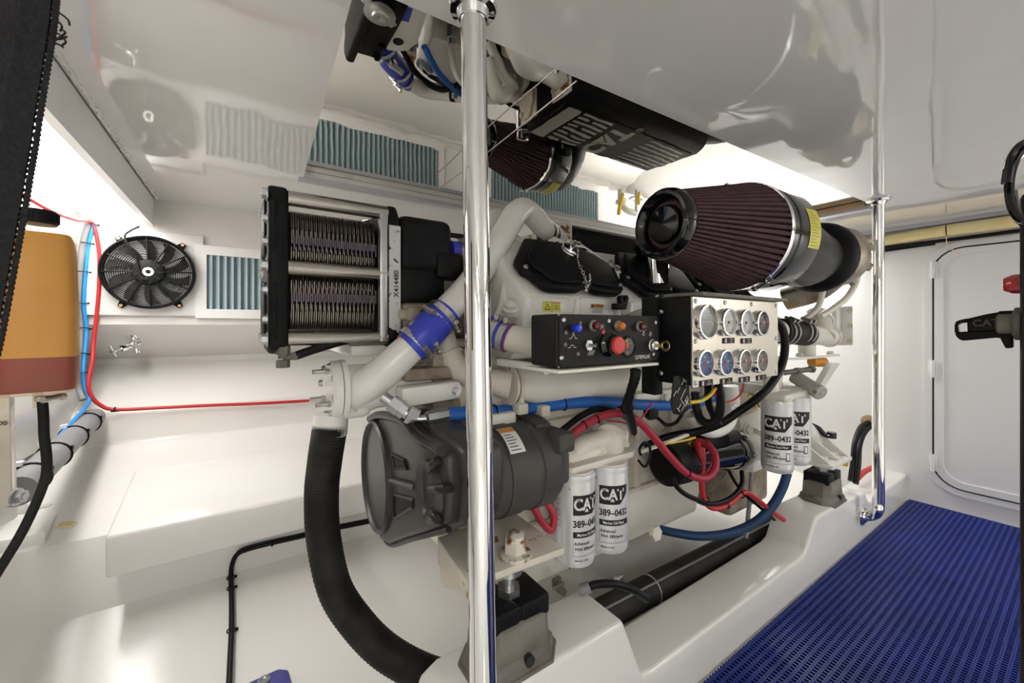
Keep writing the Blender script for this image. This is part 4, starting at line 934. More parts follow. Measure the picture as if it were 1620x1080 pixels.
for pts, r in (([(1318, 372, 2.34), (1340, 366, 2.34), (1354, 376, 2.34), (1360, 400, 2.34), (1356, 440, 2.32), (1342, 468, 2.30), (1318, 488, 2.28), (1298, 500, 2.26)], 0.0145), ([(1304, 440, 2.1), (1301, 465, 2.12), (1294, 486, 2.14), (1280, 500, 2.16), (1268, 506, 2.18)], 0.0125)):
    b = B(); q = [T_(*p) for p in pts]; b.tube(q, r, 14); o = E.part('coolant_tube', b, 'paint'); b = B(); b.hexp(q[0] - (q[1] - q[0]).normalized() * 0.05, q[1] - q[0], r * 2.0, 0.035); b.hexp(q[0] - (q[1] - q[0]).normalized() * 0.01, q[1] - q[0], r * 1.7, 0.03); sub(o, 'union_nut', b, 'paint')
# water pipe with black hose and clamps behind the gauge box
wp = [T_(x, y, t) for x, y, t in ((1225, 523, 2.02), (1240, 524, 2.08), (1262, 526, 2.16), (1290, 530, 2.26), (1312, 532, 2.34))]
b = B(); b.tube(wp, [0.05, 0.052, 0.05, 0.048, 0.048], 22); b.torus(wp[4], wp[4] - wp[3], 0.048, 0.008, 24, 8); E.part('water_pipe', b, 'paint')
b = B(); b.tube([T_(1230, 523, 2.04), T_(1252, 525, 2.12), T_(1274, 528, 2.2)], 0.058, 22); o = E.part('rubber_hose', b, 'cable')
for x, t in ((1237, 2.06), (1244, 2.09), (1263, 2.16), (1270, 2.18)): clamp(o, T_(x, 525, t), wp[2] - wp[1], 0.0585, 0.012, (0.2, -0.5, 1))
b = B(); b.tube([T_(1300, 534, 2.28), T_(1296, 515, 2.34), T_(1292, 500, 2.42)], 0.055, 20); b.torus(T_(1297, 510, 2.36), T_(1292, 500, 2.42) - T_(1300, 534, 2.28), 0.058, 0.007, 24, 8); E.part('pipe_branch', b, 'paint')
b = B(); zz = 1.02; b.prism([Z_(1222, 570, 0.985) , (2.36, 0.86, 0.985), (2.80, 0.84, 0.985), (2.86, 1.12, 0.985), (2.2, 1.12, 0.985)], (0, 0, 0.012)); b.prism([T_(1296, 612, 2.2), T_(1302, 616, 2.2), T_(1330, 574, 2.36), T_(1318, 574, 2.36)], (0, 0.03, 0)); pb = E.part('pipe_bracket', b, 'paintw')
for p in ((2.45, 0.90, 0.997), (2.76, 0.87, 0.997)): bolt(pb, p, (0, 0, 1), 0.014, 'paint')
b = B(); p = V((2.62, 0.93, 0.99)); b.cyl(p, p + V((0, 0, 0.13)), 0.038, seg=20); b.hexp(p + V((0, 0, 0.13)), (0, 0, 1), 0.016, 0.012); sub(pb, 'post', b, 'paint')
b = B(); b.cyl(T_(1284, 572, 2.42), T_(1304, 573, 2.44), 0.026, seg=16); E.part('sender', b, mat('sender_orange', (0.72, 0.30, 0.03), 0.5))
# fork-lug casting beside the starter
b = B(); p = T_(1180, 700, 1.93); b.prism([T_(x, y, 2.16) for x, y in ((1160, 730), (1150, 690), (1172, 660), (1205, 645), (1205, 700), (1190, 745))], (0.05, 0.05, 0), 0.01); o = E.part('flywheel_cover', b, 'paint'); bolt(o, T_(1182, 678, 1.95), (-0.3, -1, 0), 0.018, 'paint')
# dipstick tube with ring
b = B(); b.tube([T_(x, y, t) for x, y, t in ((1160, 655, 1.70), (1140, 664, 1.68), (1110, 678, 1.66), (1060, 698, 1.62), (1010, 716, 1.58))], 0.0075, 10); o = E.part('dipstick_tube', b, 'paint'); b = B(); b.torus(T_(1163, 647, 1.70), (-0.4, -0.8, 0.2), 0.013, 0.0028, 20, 6); sub(o, 'ring_pull', b, 'chrome')
b = B(); b.tube([T_(x, y, t) for x, y, t in ((1155, 610, 1.78), (1157, 640, 1.78), (1150, 668, 1.76), (1130, 680, 1.74), (1108, 674, 1.72), (1096, 655, 1.72))], 0.030, 16); E.part('crossover_pipe', b, 'paintw')
b = B(); b.tube([T_(x, y, t) for x, y, t in ((1100, 650, 1.70), (1108, 668, 1.70), (1122, 682, 1.72))], 0.018, 12); E.part('sensor_hose', b, 'dirty'); b = B(); b.lathe([(0.028, 0), (0.026, 0.03)], T_(1128, 652, 1.85), (0, -1, 0), 16); E.part('sensor_boss', b, 'dirty')
b = B(); b.tube([T_(x, y, t) for x, y, t in ((1180, 850, 2.0), (1183, 825, 2.0), (1187, 780, 2.0), (1190, 740, 2.02), (1192, 700, 2.06))], 0.009, 10); E.part('drain_tube', b, 'grey')
# drain cock near the mount
b = B(); p = T_(878, 918, 1.42); b.lathe([(0.018, 0), (0.020, 0.012), (0.012, 0.016), (0.012, 0.03)], p, (0.3, -0.8, -0.3), 14); b.tube([p, T_(884, 930, 1.38), T_(894, 938, 1.36)], 0.011, 10); b.box(T_(884, 926, 1.37), (0.045, 0.006, 0.008)); E.part('drain_cock', b, 'mount')
# ================================================================== THINGS ON AND AROUND THE ENGINE
# --- plate cooler
mode('ortho', 1.195)
HX = Thing('plate_cooler', 'black-ended steel plate cooler with tie bars at the engine front', 'heat exchanger', (0.36, 1.5, 1.08))
Y0, Y1 = 1.195, 1.835
def endplate(x, w, zt, zb, mats, name, Y1=1.835):
    b = B(); pts = [(Y0, zb + 0.02), (Y0, zb + 0.36), (Y0 + 0.03, zt), (Y1 - 0.03, zt), (Y1, zb + 0.36), (Y1, zb + 0.02), (Y1 - 0.03, zb), (Y0 + 0.03, zb)]
    b.prism([V((x, y, z)) for y, z in pts], (w, 0, 0), 0.010, 3); return HX.part(name, b, mats)
fp_ = endplate(0.195, 0.046, 1.485, 1.075, 'black', 'front_plate', 1.46)
for za, zb_ in ((1.11, 1.25), (1.32, 1.455)):
    b = B(); b.box2((0.203, Y0 - 0.004, za), (0.216, Y0 + 0.01, zb_), 0.006); sub(fp_, 'rim', b, 'black')
    b = B(); b.box2((0.186, Y0 + 0.04, za), (0.2, 1.42, zb_), 0.01); sub(fp_, 'pressing', b, 'black')
rp_ = endplate(0.490, 0.034, 1.482, 1.085, 'black', 'rear_plate')
b = B(); b.prism([V((0.492, Y0 - 0.002, 1.14)), V((0.492, Y0 - 0.002, 1.42)), V((0.525, Y0 - 0.002, 1.42)), V((0.525, Y0 - 0.002, 1.12))], (0, 0.004, 0)); nmp = sub(rp_, 'number_strip', b, mat('bare_alloy', (0.55, 0.55, 0.54), 0.35, 0.7, spots=(60, 0.62, (0.08, 0.08, 0.08))))
b = B(); put_text(b, 'X414480', 0.020, (0.513, Y0 - 0.0025, 1.26), (0, 0, 1), (-1, 0, 0)); sub(rp_, 'stamped_number', b, 'ink')
b = B(); b.box2((0.468, Y0 + 0.004, 1.10), (0.491, Y0 + 0.03, 1.46), 0.003); sub(rp_, 'inner_flange', b, 'zinc')
for z in (1.457, 1.287, 1.112):
    for y in (Y0 + 0.024, Y1 - 0.024):
        if y > 1.5: y = 1.436
        b = B(); b.cyl((0.24, y, z), (0.492, y, z), 0.0185, seg=24); HX.part('tie_bar', b, 'tierod')
        bolt(HX, (0.196, y - 0.008, z), (-1, 0, 0), 0.013)
for z in (1.40, 1.345, 1.23, 1.16): bolt(HX, (0.196, Y0 + 0.022, z), (-1, 0, 0), 0.010)
def plate_poly(kind):
    e = 0.0
    if kind == 0: h = [(1.265, 1.437), (1.262, 1.43), (1.250, 1.392), (1.240, 1.385), (1.238, 1.352), (1.252, 1.345), (1.250, 1.312), (1.258, 1.308)]
    else: h = [(1.268, 1.437), (1.266, 1.43), (1.256, 1.40), (1.254, 1.372), (1.243, 1.366), (1.241, 1.340), (1.252, 1.334), (1.252, 1.316), (1.258, 1.308)]
    lo = [(y, 1.287 * 2 - z - 0.003) for y, z in reversed(h)]
    return h + [(1.275, 1.29), (1.275, 1.28)] + lo
pm = []; mode('off')
for k in (0, 1):
    b = B(); h = plate_poly(k); pts = [V((-0.0011, y - 1.5, z - 1.287)) for y, z in h] + [V((-0.0011, -0.05, 1.13 - 1.287)), V((-0.0011, -0.05, 1.44 - 1.287))]
    b.prism(pts, (0.0022, 0, 0)); b.m(1)
    for zc in ((1.366, 1.21) if k == 0 else (1.352, 1.224)): b.box2((-0.0019, 1.2365 - 1.5, zc - 0.017 - 1.287), (0.0019, 1.249 - 1.5, zc + 0.017 - 1.287))
    pm.append(b.mesh('plate', mlist(['plate', 'plateb'])))
n = 40; mode('ortho', 1.195)
for k in range(n):
    o = bpy.data.objects.new('plate', pm[k % 2]); o.parent = HX.o; o.location = MP((0.248 + (k + 0.5) * 0.220 / n, 1.5, 1.287)) - HX.o.location + V((0, 0.2475 * (1 - KY), 0)); COL.objects.link(o)
b = B(); b.box2((0.246, 1.275, 1.135), (0.468, 1.44, 1.435)); HX.part('plate_core', b, 'dark')
b = B(); b.box2((0.524, 1.205, 1.30), (0.70, 1.36, 1.462), 0.028, 3); b.box2((0.515, 1.30, 1.30), (0.625, 1.78, 1.458), 0.02, 3); b.box2((0.524, 1.215, 1.205), (0.68, 1.40, 1.32), 0.02, 2); b.box2((0.64, 1.195, 1.285), (0.735, 1.28, 1.365), 0.015, 2); tk = HX.part('expansion_tank', b, 'black')
b = B(); b.lathe([(0.044, 0), (0.044, 0.02), (0.035, 0.024)], (0.537, 1.46, 1.455), (0, 0, 1), 28); sub(tk, 'filler_neck', b, 'black')
b = B(); b.lathe([(0.048, 0.0), (0.050, 0.008), (0.042, 0.014), (0.026, 0.016), (0.022, 0.022), (0.008, 0.023), (0, 0.02)], (0.537, 1.46, 1.476), (0, 0, 1), 32); b.box((0.537, 1.46, 1.479), (0.125, 0.03, 0.006), Matrix.Rotation(0.5, 3, 'Z'), 0.002); sub(tk, 'pressure_cap', b, 'zinc')
for y in (1.66, 1.74): bolt(tk, (0.60, y, 1.46), (0, 0, 1), 0.012, 'black')
b = B(); b.tube([(0.66, 1.80, 1.42), (0.70, 1.83, 1.42), (0.74, 1.84, 1.43)], 0.014, 10); b.hexp((0.68, 1.815, 1.42), (1, 0.4, 0), 0.02, 0.018); sub(tk, 'vent_fitting', b, 'zinc')
q = Y_(716, 405, 1.25)
b = B(); b.cyl(q + V((0.0, 0, -0.026)), q + V((0.03, 0, -0.026)), 0.016); b.hexp(q + V((0.01, 0, -0.03)), X3, 0.024, 0.02); b.cyl(q, q + V((0.10, 0, -0.03)), 0.016); HX.part('brass_union', b, 'brass')
b = B(); b.tube([q + V((-0.012, 0.02, 0.018)), q + V((0.05, 0.03, 0.02))], 0.034, 20); o = HX.part('silicone_hose', b, 'blue'); clamp(o, q + V((0.03, 0.025, 0.018)), X3, 0.035, 0.014, (0, -0.4, 1))
b = B(); b.tube([q + V((-0.03, 0.02, 0.07)), q + V((0.03, 0.01, 0.068)), q + V((0.10, 0.01, 0.07)), q + V((0.2, 0.1, 0.06))], 0.008, 8); HX.part('vent_hose', b, 'cable')
b = B(); b.cyl((0.53, 1.20, 1.175), (0.56, 1.17, 1.175), 0.016); b.hexp((0.55, 1.175, 1.175), (0.3, -1, 0), 0.020, 0.016); b.box2((0.53, 1.20, 1.13), (0.70, 1.5, 1.21), 0.02); HX.part('lower_header', b, 'dirty')
b = B(); p = Y_(446, 567, 1.215); b.cyl((p.x, p.y, 1.08), p, 0.011); b.hexp(p + V((0, 0, -0.022)), (0, 0, 1), 0.015, 0.018); b.hexp(p + V((0, 0, 0.01)), (0, 0, 1), 0.016, 0.02); b.cyl(p, p + V((0.05, 0, 0.012)), 0.008); b.hexp(p + V((0.02, 0, 0.005)), X3, 0.011, 0.014); HX.part('drain_elbow', b, 'mount')
b = B(); b.tube([p + V((0.03, 0, 0.006)), p + V((0.08, 0, 0.022)), p + V((0.16, 0, 0.042)), p + V((0.26, 0.01, 0.048)), p + V((0.36, 0.06, 0.04))], 0.011, 10); HX.part('drain_hose', b, 'cable')
b = B(); b.box2((0.40, 1.25, 1.06), (0.70, 1.75, 1.09), 0.004); HX.part('cradle', b, 'paintw')

mode('rigid', (0.78, 1.01, 0.752))
# --- alternator
ac = V((0.0, 1.01, 0.752)); r = 0.118
t = Thing('alternator', 'dark grey ribbed alternator beside the black belt guard', 'alternator', (0.75, 1.01, 0.63))
b = B(); b.lathe([(0.09, 0.63), (r - 0.005, 0.645), (r, 0.66), (r, 0.70), (r + 0.003, 0.70), (r + 0.003, 0.755), (r, 0.757), (r, 0.80), (r + 0.004, 0.802), (r + 0.004, 0.855), (r - 0.006, 0.875), (r - 0.03, 0.885), (0.03, 0.888)], ac, X3, 48); al = t.part('casing', b, 'altern')
b = B()
for k in range(9):
    a = 1.15 + 0.09 * k; d = V((0, -math.cos(a), math.sin(a))); b.box(ac + X3 * 0.845 + d * (r + 0.006), (0.050, 0.006, 0.012), Matrix.Rotation(-a - PI / 2, 3, 'X') if False else None)
sub(al, 'cooling_fins', b, 'altern', label='short cooling fins')
b = B(); b.box2((0.845, 1.01 - r - 0.004, 0.80), (0.905, 1.08, 0.855), 0.012); b.box2((0.86, 0.905, 0.71), (0.90, 1.05, 0.80), 0.012); sub(al, 'terminal_block', b, 'altern')
b = B(); n = 8; rows = []
for x in (0.705, 0.752): rows.append([ac + X3 * x + V((0, -math.cos(a), math.sin(a))) * (r + 0.0045) for a in [0.62 + 0.7 * k / n for k in range(n + 1)]])
b.grid(rows); lb = sub(al, 'rating_label', b, 'whlab'); b = B()
rows = []
for x in (0.7055, 0.7515): rows.append([ac + X3 * x + V((0, -math.cos(a), math.sin(a))) * (r + 0.0052) for a in [1.15 + 0.15 * k / 3 for k in range(4)]])
b.grid(rows); b.m(1)
for q in range(6):
    rows = []
    for x in (0.710, 0.740 - 0.004 * (q % 3)): rows.append([ac + X3 * x + V((0, -math.cos(a), math.sin(a))) * (r + 0.0052) for a in (0.68 + 0.075 * q, 0.70 + 0.075 * q)])
    b.grid(rows)
sub(al, 'label_print', b, ['orlab', 'ink'])
b = B(); b.box2((0.66, 1.02, 0.84), (0.80, 1.16, 0.90), 0.01); t.part('bracket', b, 'paint'); b = B(); b.box2((0.62, 1.05, 0.60), (0.86, 1.18, 0.66), 0.01); t.part('bracket', b, 'paint')
b = B(); b.cyl(ac + X3 * 0.60, ac + X3 * 0.66, 0.05, seg=24); t.part('pulley', b, 'mount')

mode('off')
# --- starter motor
_T = T_
def T_(px, py, t): return S(_T(px, py, t))
t = Thing('starter_motor', 'black starter motor with red terminal boot below the gauge box', 'starter', S((1.75, 1.03, 0.54)))
s0, s1 = T_(1066, 733, 1.74), T_(1162, 713, 2.02); d = (s1 - s0).normalized(); Ls = (s1 - s0).length
b = B(); b.lathe([(0.03, -0.055), (0.06, -0.05), (0.072, -0.03), (0.072, 0.02), (0.070, 0.025), (0.070, Ls * 0.9), (0.074, Ls * 0.9 + 0.004), (0.074, Ls), (0.05, Ls + 0.05)], s0, d, 32); t.part('motor_body', b, 'blackg')
b = B(); b.lathe([(0.062, -0.062), (0.076, -0.05), (0.077, 0.0), (0.0765, 0.05)], s0, d, 32); t.part('end_boot', b, 'black')
b = B(); e0 = T_(1118, 700, 1.83); e1 = T_(1160, 690, 1.98); b.lathe([(0.02, -0.06), (0.036, -0.05), (0.037, (e1 - e0).length * 0.45), (0.040, (e1 - e0).length * 0.5), (0.036, (e1 - e0).length * 0.55), (0.036, (e1 - e0).length)], e0, e1 - e0, 24); t.part('solenoid', b, 'cable')
b = B(); n0 = s0 + d * (Ls + 0.0); b.lathe([(0.078, 0), (0.080, 0.02), (0.07, 0.04), (0.072, 0.12), (0.09, 0.14), (0.09, 0.165)], n0 + d * 0.02, d, 28); b.box(n0 + d * 0.08 + V((0.02, -0.02, -0.06)), (0.12, 0.08, 0.05), None, 0.008); t.part('nose_housing', b, 'paint')
for k in range(6):
    a = 2 * PI * k / 6; u, v, _ = axes(d); bolt(t, n0 + (u * math.cos(a) + v * math.sin(a)) * 0.07 + d * 0.018, -d, 0.011, 'zinc')
b = B(); b.tube([T_(1107, 703, 1.75), T_(1109, 722, 1.74), T_(1110, 745, 1.74)], [0.020, 0.018, 0.012], 16); b.sphere(T_(1107, 702, 1.75), 0.022); t.part('terminal_boot', b, 'redb', label='red rubber terminal boot')
b = B(); b.cyl(T_(1090, 708, 1.76), T_(1094, 702, 1.78), 0.014); b.hexp(T_(1094, 702, 1.78), (0.1, -0.8, 0.5), 0.015, 0.01); t.part('terminal_stud', b, 'brass')
b = B(); p = T_(1122, 733, 1.80); b.prism([p + V((-0.04, 0, -0.012)), p + V((0.02, -0.01, -0.012)), p + V((0.02, -0.01, 0.012)), p + V((-0.04, 0, 0.012))], (0, 0.01, 0)); t.part('rating_label', b, 'whlab')

T_ = _T
# --- oil and fuel filters
def can(name, label, cat, group, c, r, z0, z1, deg, fuel):
    mode('rigid', (c[0], c[1], z0)); t = Thing(name, label, cat, (c[0], c[1], z0), group)
    b = B(); h = z1 - z0; b.lathe([(0, 0.006), (r * 0.55, 0.004), (r * 0.8, 0.0), (r * 0.93, 0.004), (r * 0.99, 0.014), (r, 0.022), (r, h - 0.022), (r * 0.985, h - 0.016), (r * 1.01, h - 0.010), (r * 0.97, h), (0.02, h)], (c[0], c[1], z0), (0, 0, 1), 44); cn = t.part('can', b, 'filt')
    # the label print, bearing deg (0 = facing the walkway and the lens square on)
    sc_ = S((c[0], c[1], 0)); face = math.atan2(-sc_[1], -sc_[0]); A = face + math.radians(deg); b = B(); R_ = r + 0.0007
    aw = 0.047 / r; zt = z1 - h * 0.20; k = h / 0.29
    wrap_rect(b, A - aw, A + aw * (1.0 if not fuel else 1.15), zt - 0.062 * k, zt, c, R_, slant=0.55)
    wrap_text(b, '389\u20130432' if True else '', 0.030 * k, c, R_, A, zt - 0.090 * k, 0.86, 0.03)
    wrap_rect(b, A - aw, A + aw * 1.1, zt - 0.132 * k, zt - 0.113 * k, c, R_)
    for q, tx in enumerate(('Advanced', 'High Efficiency')): wrap_text(b, tx, 0.0145 * k, c, R_, A - aw * (0.42 if q == 0 else 0.12), zt - (0.150 + 0.017 * q) * k, 0.9)
    for z in (0.188,): wrap_rect(b, A - aw, A + aw * 1.1, zt - (z + 0.001) * k, zt - z * k, c, R_)
    wrap_rect(b, A - aw, A - aw + 0.012, zt - 0.188 * k, zt - 0.132 * k, c, R_); wrap_rect(b, A + aw * 1.1 - 0.012, A + aw * 1.1, zt - 0.188 * k, zt - 0.132 * k, c, R_)
    wrap_text(b, 'CATERPILLAR' if fuel else 'Made in USA', 0.008, c, R_, A - aw * 0.45, zt - 0.203 * k)
    for dz in (0.020, 0.268):
        for s in (-1.2, 1.3):
            aa = A + s * aw; wrap_rect(b, aa - 0.02, aa + 0.02, z1 - dz * k - 0.016 - 0.004, z1 - dz * k - 0.016, c, R_); wrap_rect(b, aa - 0.02, aa, z1 - dz * k - 0.020, z1 - dz * k - 0.012, c, R_)
    # small pictograms round the side
    for q in range(3):
        aa = A - 2.05 * aw if not fuel else A + 2.0 * aw; z = zt - 0.025 - 0.032 * q
        for zz in (z - 0.009, z + 0.008): wrap_rect(b, aa - 0.10, aa + 0.12, zz, zz + 0.0012, c, R_)
        for a2 in (aa - 0.10, aa + 0.12): wrap_rect(b, a2, a2 + 0.014, z - 0.009, z + 0.009, c, R_)
        wrap_rect(b, aa - 0.19, aa - 0.13, z - 0.002, z + 0.002, c, R_)
    if fuel:
        b2 = B()
        for q in range(14): wrap_rect(b2, A + 1.75 * aw, A + 2.1 * aw, zt - 0.06 - 0.006 * q, zt - 0.0575 - 0.006 * q - 0.001 * (q % 3), c, R_)
        sub(cn, 'barcode', b2, 'ink')
        wrap_rect(b, A + aw * 0.62, A + aw * 0.95, zt - 0.178 * k, zt - 0.174 * k, c, R_); wrap_rect(b, A + aw * 0.62, A + aw * 0.66, zt - 0.178 * k, zt - 0.145 * k, c, R_); wrap_rect(b, A + aw * 0.91, A + aw * 0.95, zt - 0.178 * k, zt - 0.145 * k, c, R_); wrap_rect(b, A + aw * 0.62, A + aw * 0.95, zt - 0.148 * k, zt - 0.145 * k, c, R_)
    b.m(1)
    wrap_text(b, 'CAT', 0.050 * k, c, R_ + 0.0006, A - aw * 0.14, zt - 0.030 * k, 0.86, 0.030)
    wrap_text(b, 'R', 0.010 * k, c, R_ + 0.0006, A + aw * 0.66, zt - 0.018 * k)
    wrap_text(b, 'Marine Fuel Filter' if fuel else 'Marine Oil Filter', 0.0125 * k, c, R_ + 0.0006, A - aw * 0.02, zt - 0.1225 * k, 0.9)
    b.m(0); a2 = A - aw * 0.14; vs = [(a2 - 0.15, zt - 0.052 * k), (a2 + 0.15, zt - 0.052 * k), (a2, zt - 0.034 * k)]
    b.add([V((c[0] + (R_ + 0.0011) * math.cos(a), c[1] + (R_ + 0.0011) * math.sin(a), z)) for a, z in vs], [[0, 1, 2]])
    b.m(1); vs = [(a2 - 0.105, zt - 0.0515 * k), (a2 + 0.105, zt - 0.0515 * k), (a2, zt - 0.039 * k)]
    b.add([V((c[0] + (R_ + 0.0018) * math.cos(a), c[1] + (R_ + 0.0018) * math.sin(a), z)) for a, z in vs], [[0, 1, 2]])
    sub(cn, 'label_print', b, ['ink', 'whlab'])
    b = B(); b.cyl((c[0], c[1], z1 - 0.004), (c[0], c[1], z1 + 0.006), r * 0.9, seg=32); t.part('seal', b, 'paint')
can('oil_filter', 'white oil filter can next to the grey alternator, the nearer of the two', 'oil filter', 'oil filters', (1.004, 0.995), 0.064, 0.430, 0.702, 40, False)
can('oil_filter', 'white oil filter can in the middle, half hidden behind the first can', 'oil filter', 'oil filters', (1.150, 0.985), 0.064, 0.430, 0.702, 18, False)
can('fuel_filter', 'white fuel filter can below the gauge box, in front of its twin', 'fuel filter', 'fuel filters', (1.93, 0.79), 0.055, 0.572, 0.850, 2, True)
can('fuel_filter', 'white fuel filter can at the rear, overlapped by its twin', 'fuel filter', 'fuel filters', (2.10, 0.79), 0.055, 0.572, 0.850, 4, True)

# --- air filters: pleated cone, dished cap, clamp and drum
def airfilter(f, label):
    mode('off'); A0 = S(f(T_(1047, 354, 1.45))); A1 = S(f(T_(1168, 376, 1.655))); d = (A1 - A0).normalized(); L = (A1 - A0).length
    t = Thing('air_filter', label, 'air filter', A0.lerp(A1, 0.5) - V((0, 0, 0.18)), 'air filters')
    u, v, n = axes(d); N_pl = 58; b = B(); rings = []
    for q in range(4):
        h = 0.02 + (L - 0.03) * q / 3; R_ = 0.103 + (0.186 - 0.103) * q / 3; ringp = []
        for k in range(N_pl * 4):
            a = 2 * PI * (k // 4 + (0.0, 0.55, 0.68, 0.87)[k % 4]) / N_pl; rr = R_ + (0.005, 0.005, -0.013, -0.013)[k % 4]; ringp.append(A0 + d * h + (u * math.cos(a) + v * math.sin(a)) * rr)
        rings.append(ringp)
    b.loft(rings); t.part('pleated_gauze', b, 'pleat', angle=0.3)
    b = B(); b.lathe([(0, 0.003), (0.055, 0.004), (0.060, 0.008), (0.064, 0.022), (0.072, 0.026), (0.078, 0.008), (0.084, -0.004), (0.092, -0.012), (0.103, -0.012), (0.111, -0.003), (0.1135, 0.01), (0.112, 0.028), (0.108, 0.034), (0.100, 0.036)], A0, d, 56); t.part('end_cap', b, 'blackg')
    b = B(); b.lathe([(0.188, L - 0.018), (0.192, L - 0.018), (0.193, L - 0.008), (0.192, L), (0.188, L)], A0, d, 56, cap=False); cb = t.part('clamp_band', b, 'chrome')
    for a in (1.2, 4.2):
        e = u * math.cos(a) + v * math.sin(a); g_ = n.cross(e); b = B(); p = A0 + d * (L - 0.009) + e * 0.200; b.cyl(p - g_ * 0.03, p + g_ * 0.03, 0.007, seg=10); b.hexp(p + g_ * 0.03, g_, 0.010, 0.012); b.box(p - e * 0.005, (0.03, 0.03, 0.008)); sub(cb, 'clamp_screw', b, 'chrome')
    b = B(); b.lathe([(0.186, L), (0.189, L + 0.002), (0.189, L + 0.030), (0.182, L + 0.034), (0.182, L + 0.042), (0.188, L + 0.046), (0.188, L + 0.165), (0.183, L + 0.175), (0.160, L + 0.181), (0.13, L + 0.186)], A0, d, 56); dr = t.part('drum', b, 'blackg')
    # yellow instruction label round the drum
    aim = (EYE - A1); aim = aim - n * aim.dot(n); a0 = math.atan2(aim.dot(v), aim.dot(u)) if f(V((0, 0, 0))).y < 1 else math.atan2(v.z, u.z) + 0.6
    b = B(); m_ = 14; R_ = 0.1888
    def lab(aa, ab, ha, hb, R2):
        return [[A0 + d * (L + h) + (u * math.cos(aa + (ab - aa) * k / m_) + v * math.sin(aa + (ab - aa) * k / m_)) * R2 for k in range(m_ + 1)] for h in (ha, hb)]
    s = 1 if (n.cross(u * math.cos(a0) + v * math.sin(a0))).z > 0 else -1
    b.grid(lab(a0 + s * 0.05, a0 + s * 0.78, 0.095, 0.162, R_)); b.m(1)
    for q in range(12):
        x = a0 + s * (0.09 + 0.055 * q); b.grid(lab(x, x + s * 0.016, 0.103, 0.152 - 0.010 * (q % 3), R_ + 0.0004))
    sub(dr, 'instruction_label', b, ['yellab', mat('label_yellow_print', (0.40, 0.35, 0.05), 0.5)], label='yellow printed label')
    far_ = f(V((0, 0, 0))).y > 1; B0 = A0 + d * (L + 0.178); b = B(); end = S(V((2.40, 0.82, 1.46))) if not far_ else B0 + V((0.10, -0.16, -0.30))
    b.tube([B0, B0 + d * 0.07, B0.lerp(end, 0.5) + d * 0.05 + V((0, 0, -0.02)), end], [0.140, 0.138, 0.13, 0.11], 28); t.part('inlet_boot', b, 'plasticd')
airfilter(lambda p: V(p), 'large dark pleated cone air filter with glossy black cap above the gauges')
airfilter(fl, 'dark pleated cone air filter on the far side, seen in the mirror')

mode()
# --- gauge box
gy = 0.62; ga, gb = Y_(1095, 470, gy), Y_(1230, 480, gy); x0g, x1g = ga.x, gb.x; z0g, z1g = 0.990, 1.216
t = Thing('gauge_box', 'black box with steel face and eight round gauges', 'instrument panel', ((x0g + x1g) / 2, gy + 0.06, z0g))
b = B(); b.box2((x0g + 0.004, gy + 0.004, z0g + 0.004), (x1g - 0.004, gy + 0.135, z1g), 0.004); b.box2((x0g - 0.004, gy + 0.10, z0g - 0.03), (x0g + 0.03, gy + 0.15, z1g + 0.004), 0.004); b.box2((x0g + 0.1, gy + 0.13, 1.0), (x1g - 0.1, gy + 0.16, 1.19), 0.003); bx = t.part('box', b, 'black')
for dz in (0.03, 0.19): screw(bx, (x0g + 0.003, gy + 0.09, z0g + dz), (-1, 0, 0), 0.007)
b = B(); b.box2((x0g + 0.1, gy + 0.15, 1.02), (x0g + 0.14, 1.12, 1.05), 0.004); b.box2((x1g - 0.14, gy + 0.15, 1.02), (x1g - 0.10, 1.12, 1.05), 0.004); t.part('support_arm', b, 'paint')
b = B(); b.box2((x0g, gy - 0.002, z0g), (x1g, gy + 0.004, z1g), 0.001, 1); pl_ = t.part('face_plate', b, 'alu')
b = B(); b.box2((x0g + 0.012, gy - 0.022, z1g + 0.002), (x1g + 0.022, gy + 0.10, z1g + 0.012), 0.003); t.part('drip_hood', b, 'mount')
for x, z in ((0.012, 0.215), (0.155, 0.215), (0.305, 0.215), (x1g - x0g - 0.014, 0.215), (0.012, 0.115), (x1g - x0g - 0.014, 0.115), (0.012, 0.012), (x1g - x0g - 0.014, 0.012)): screw(pl_, (x0g + x, gy - 0.002, z0g + z), (0, -1, 0), 0.0065, 'zinc')
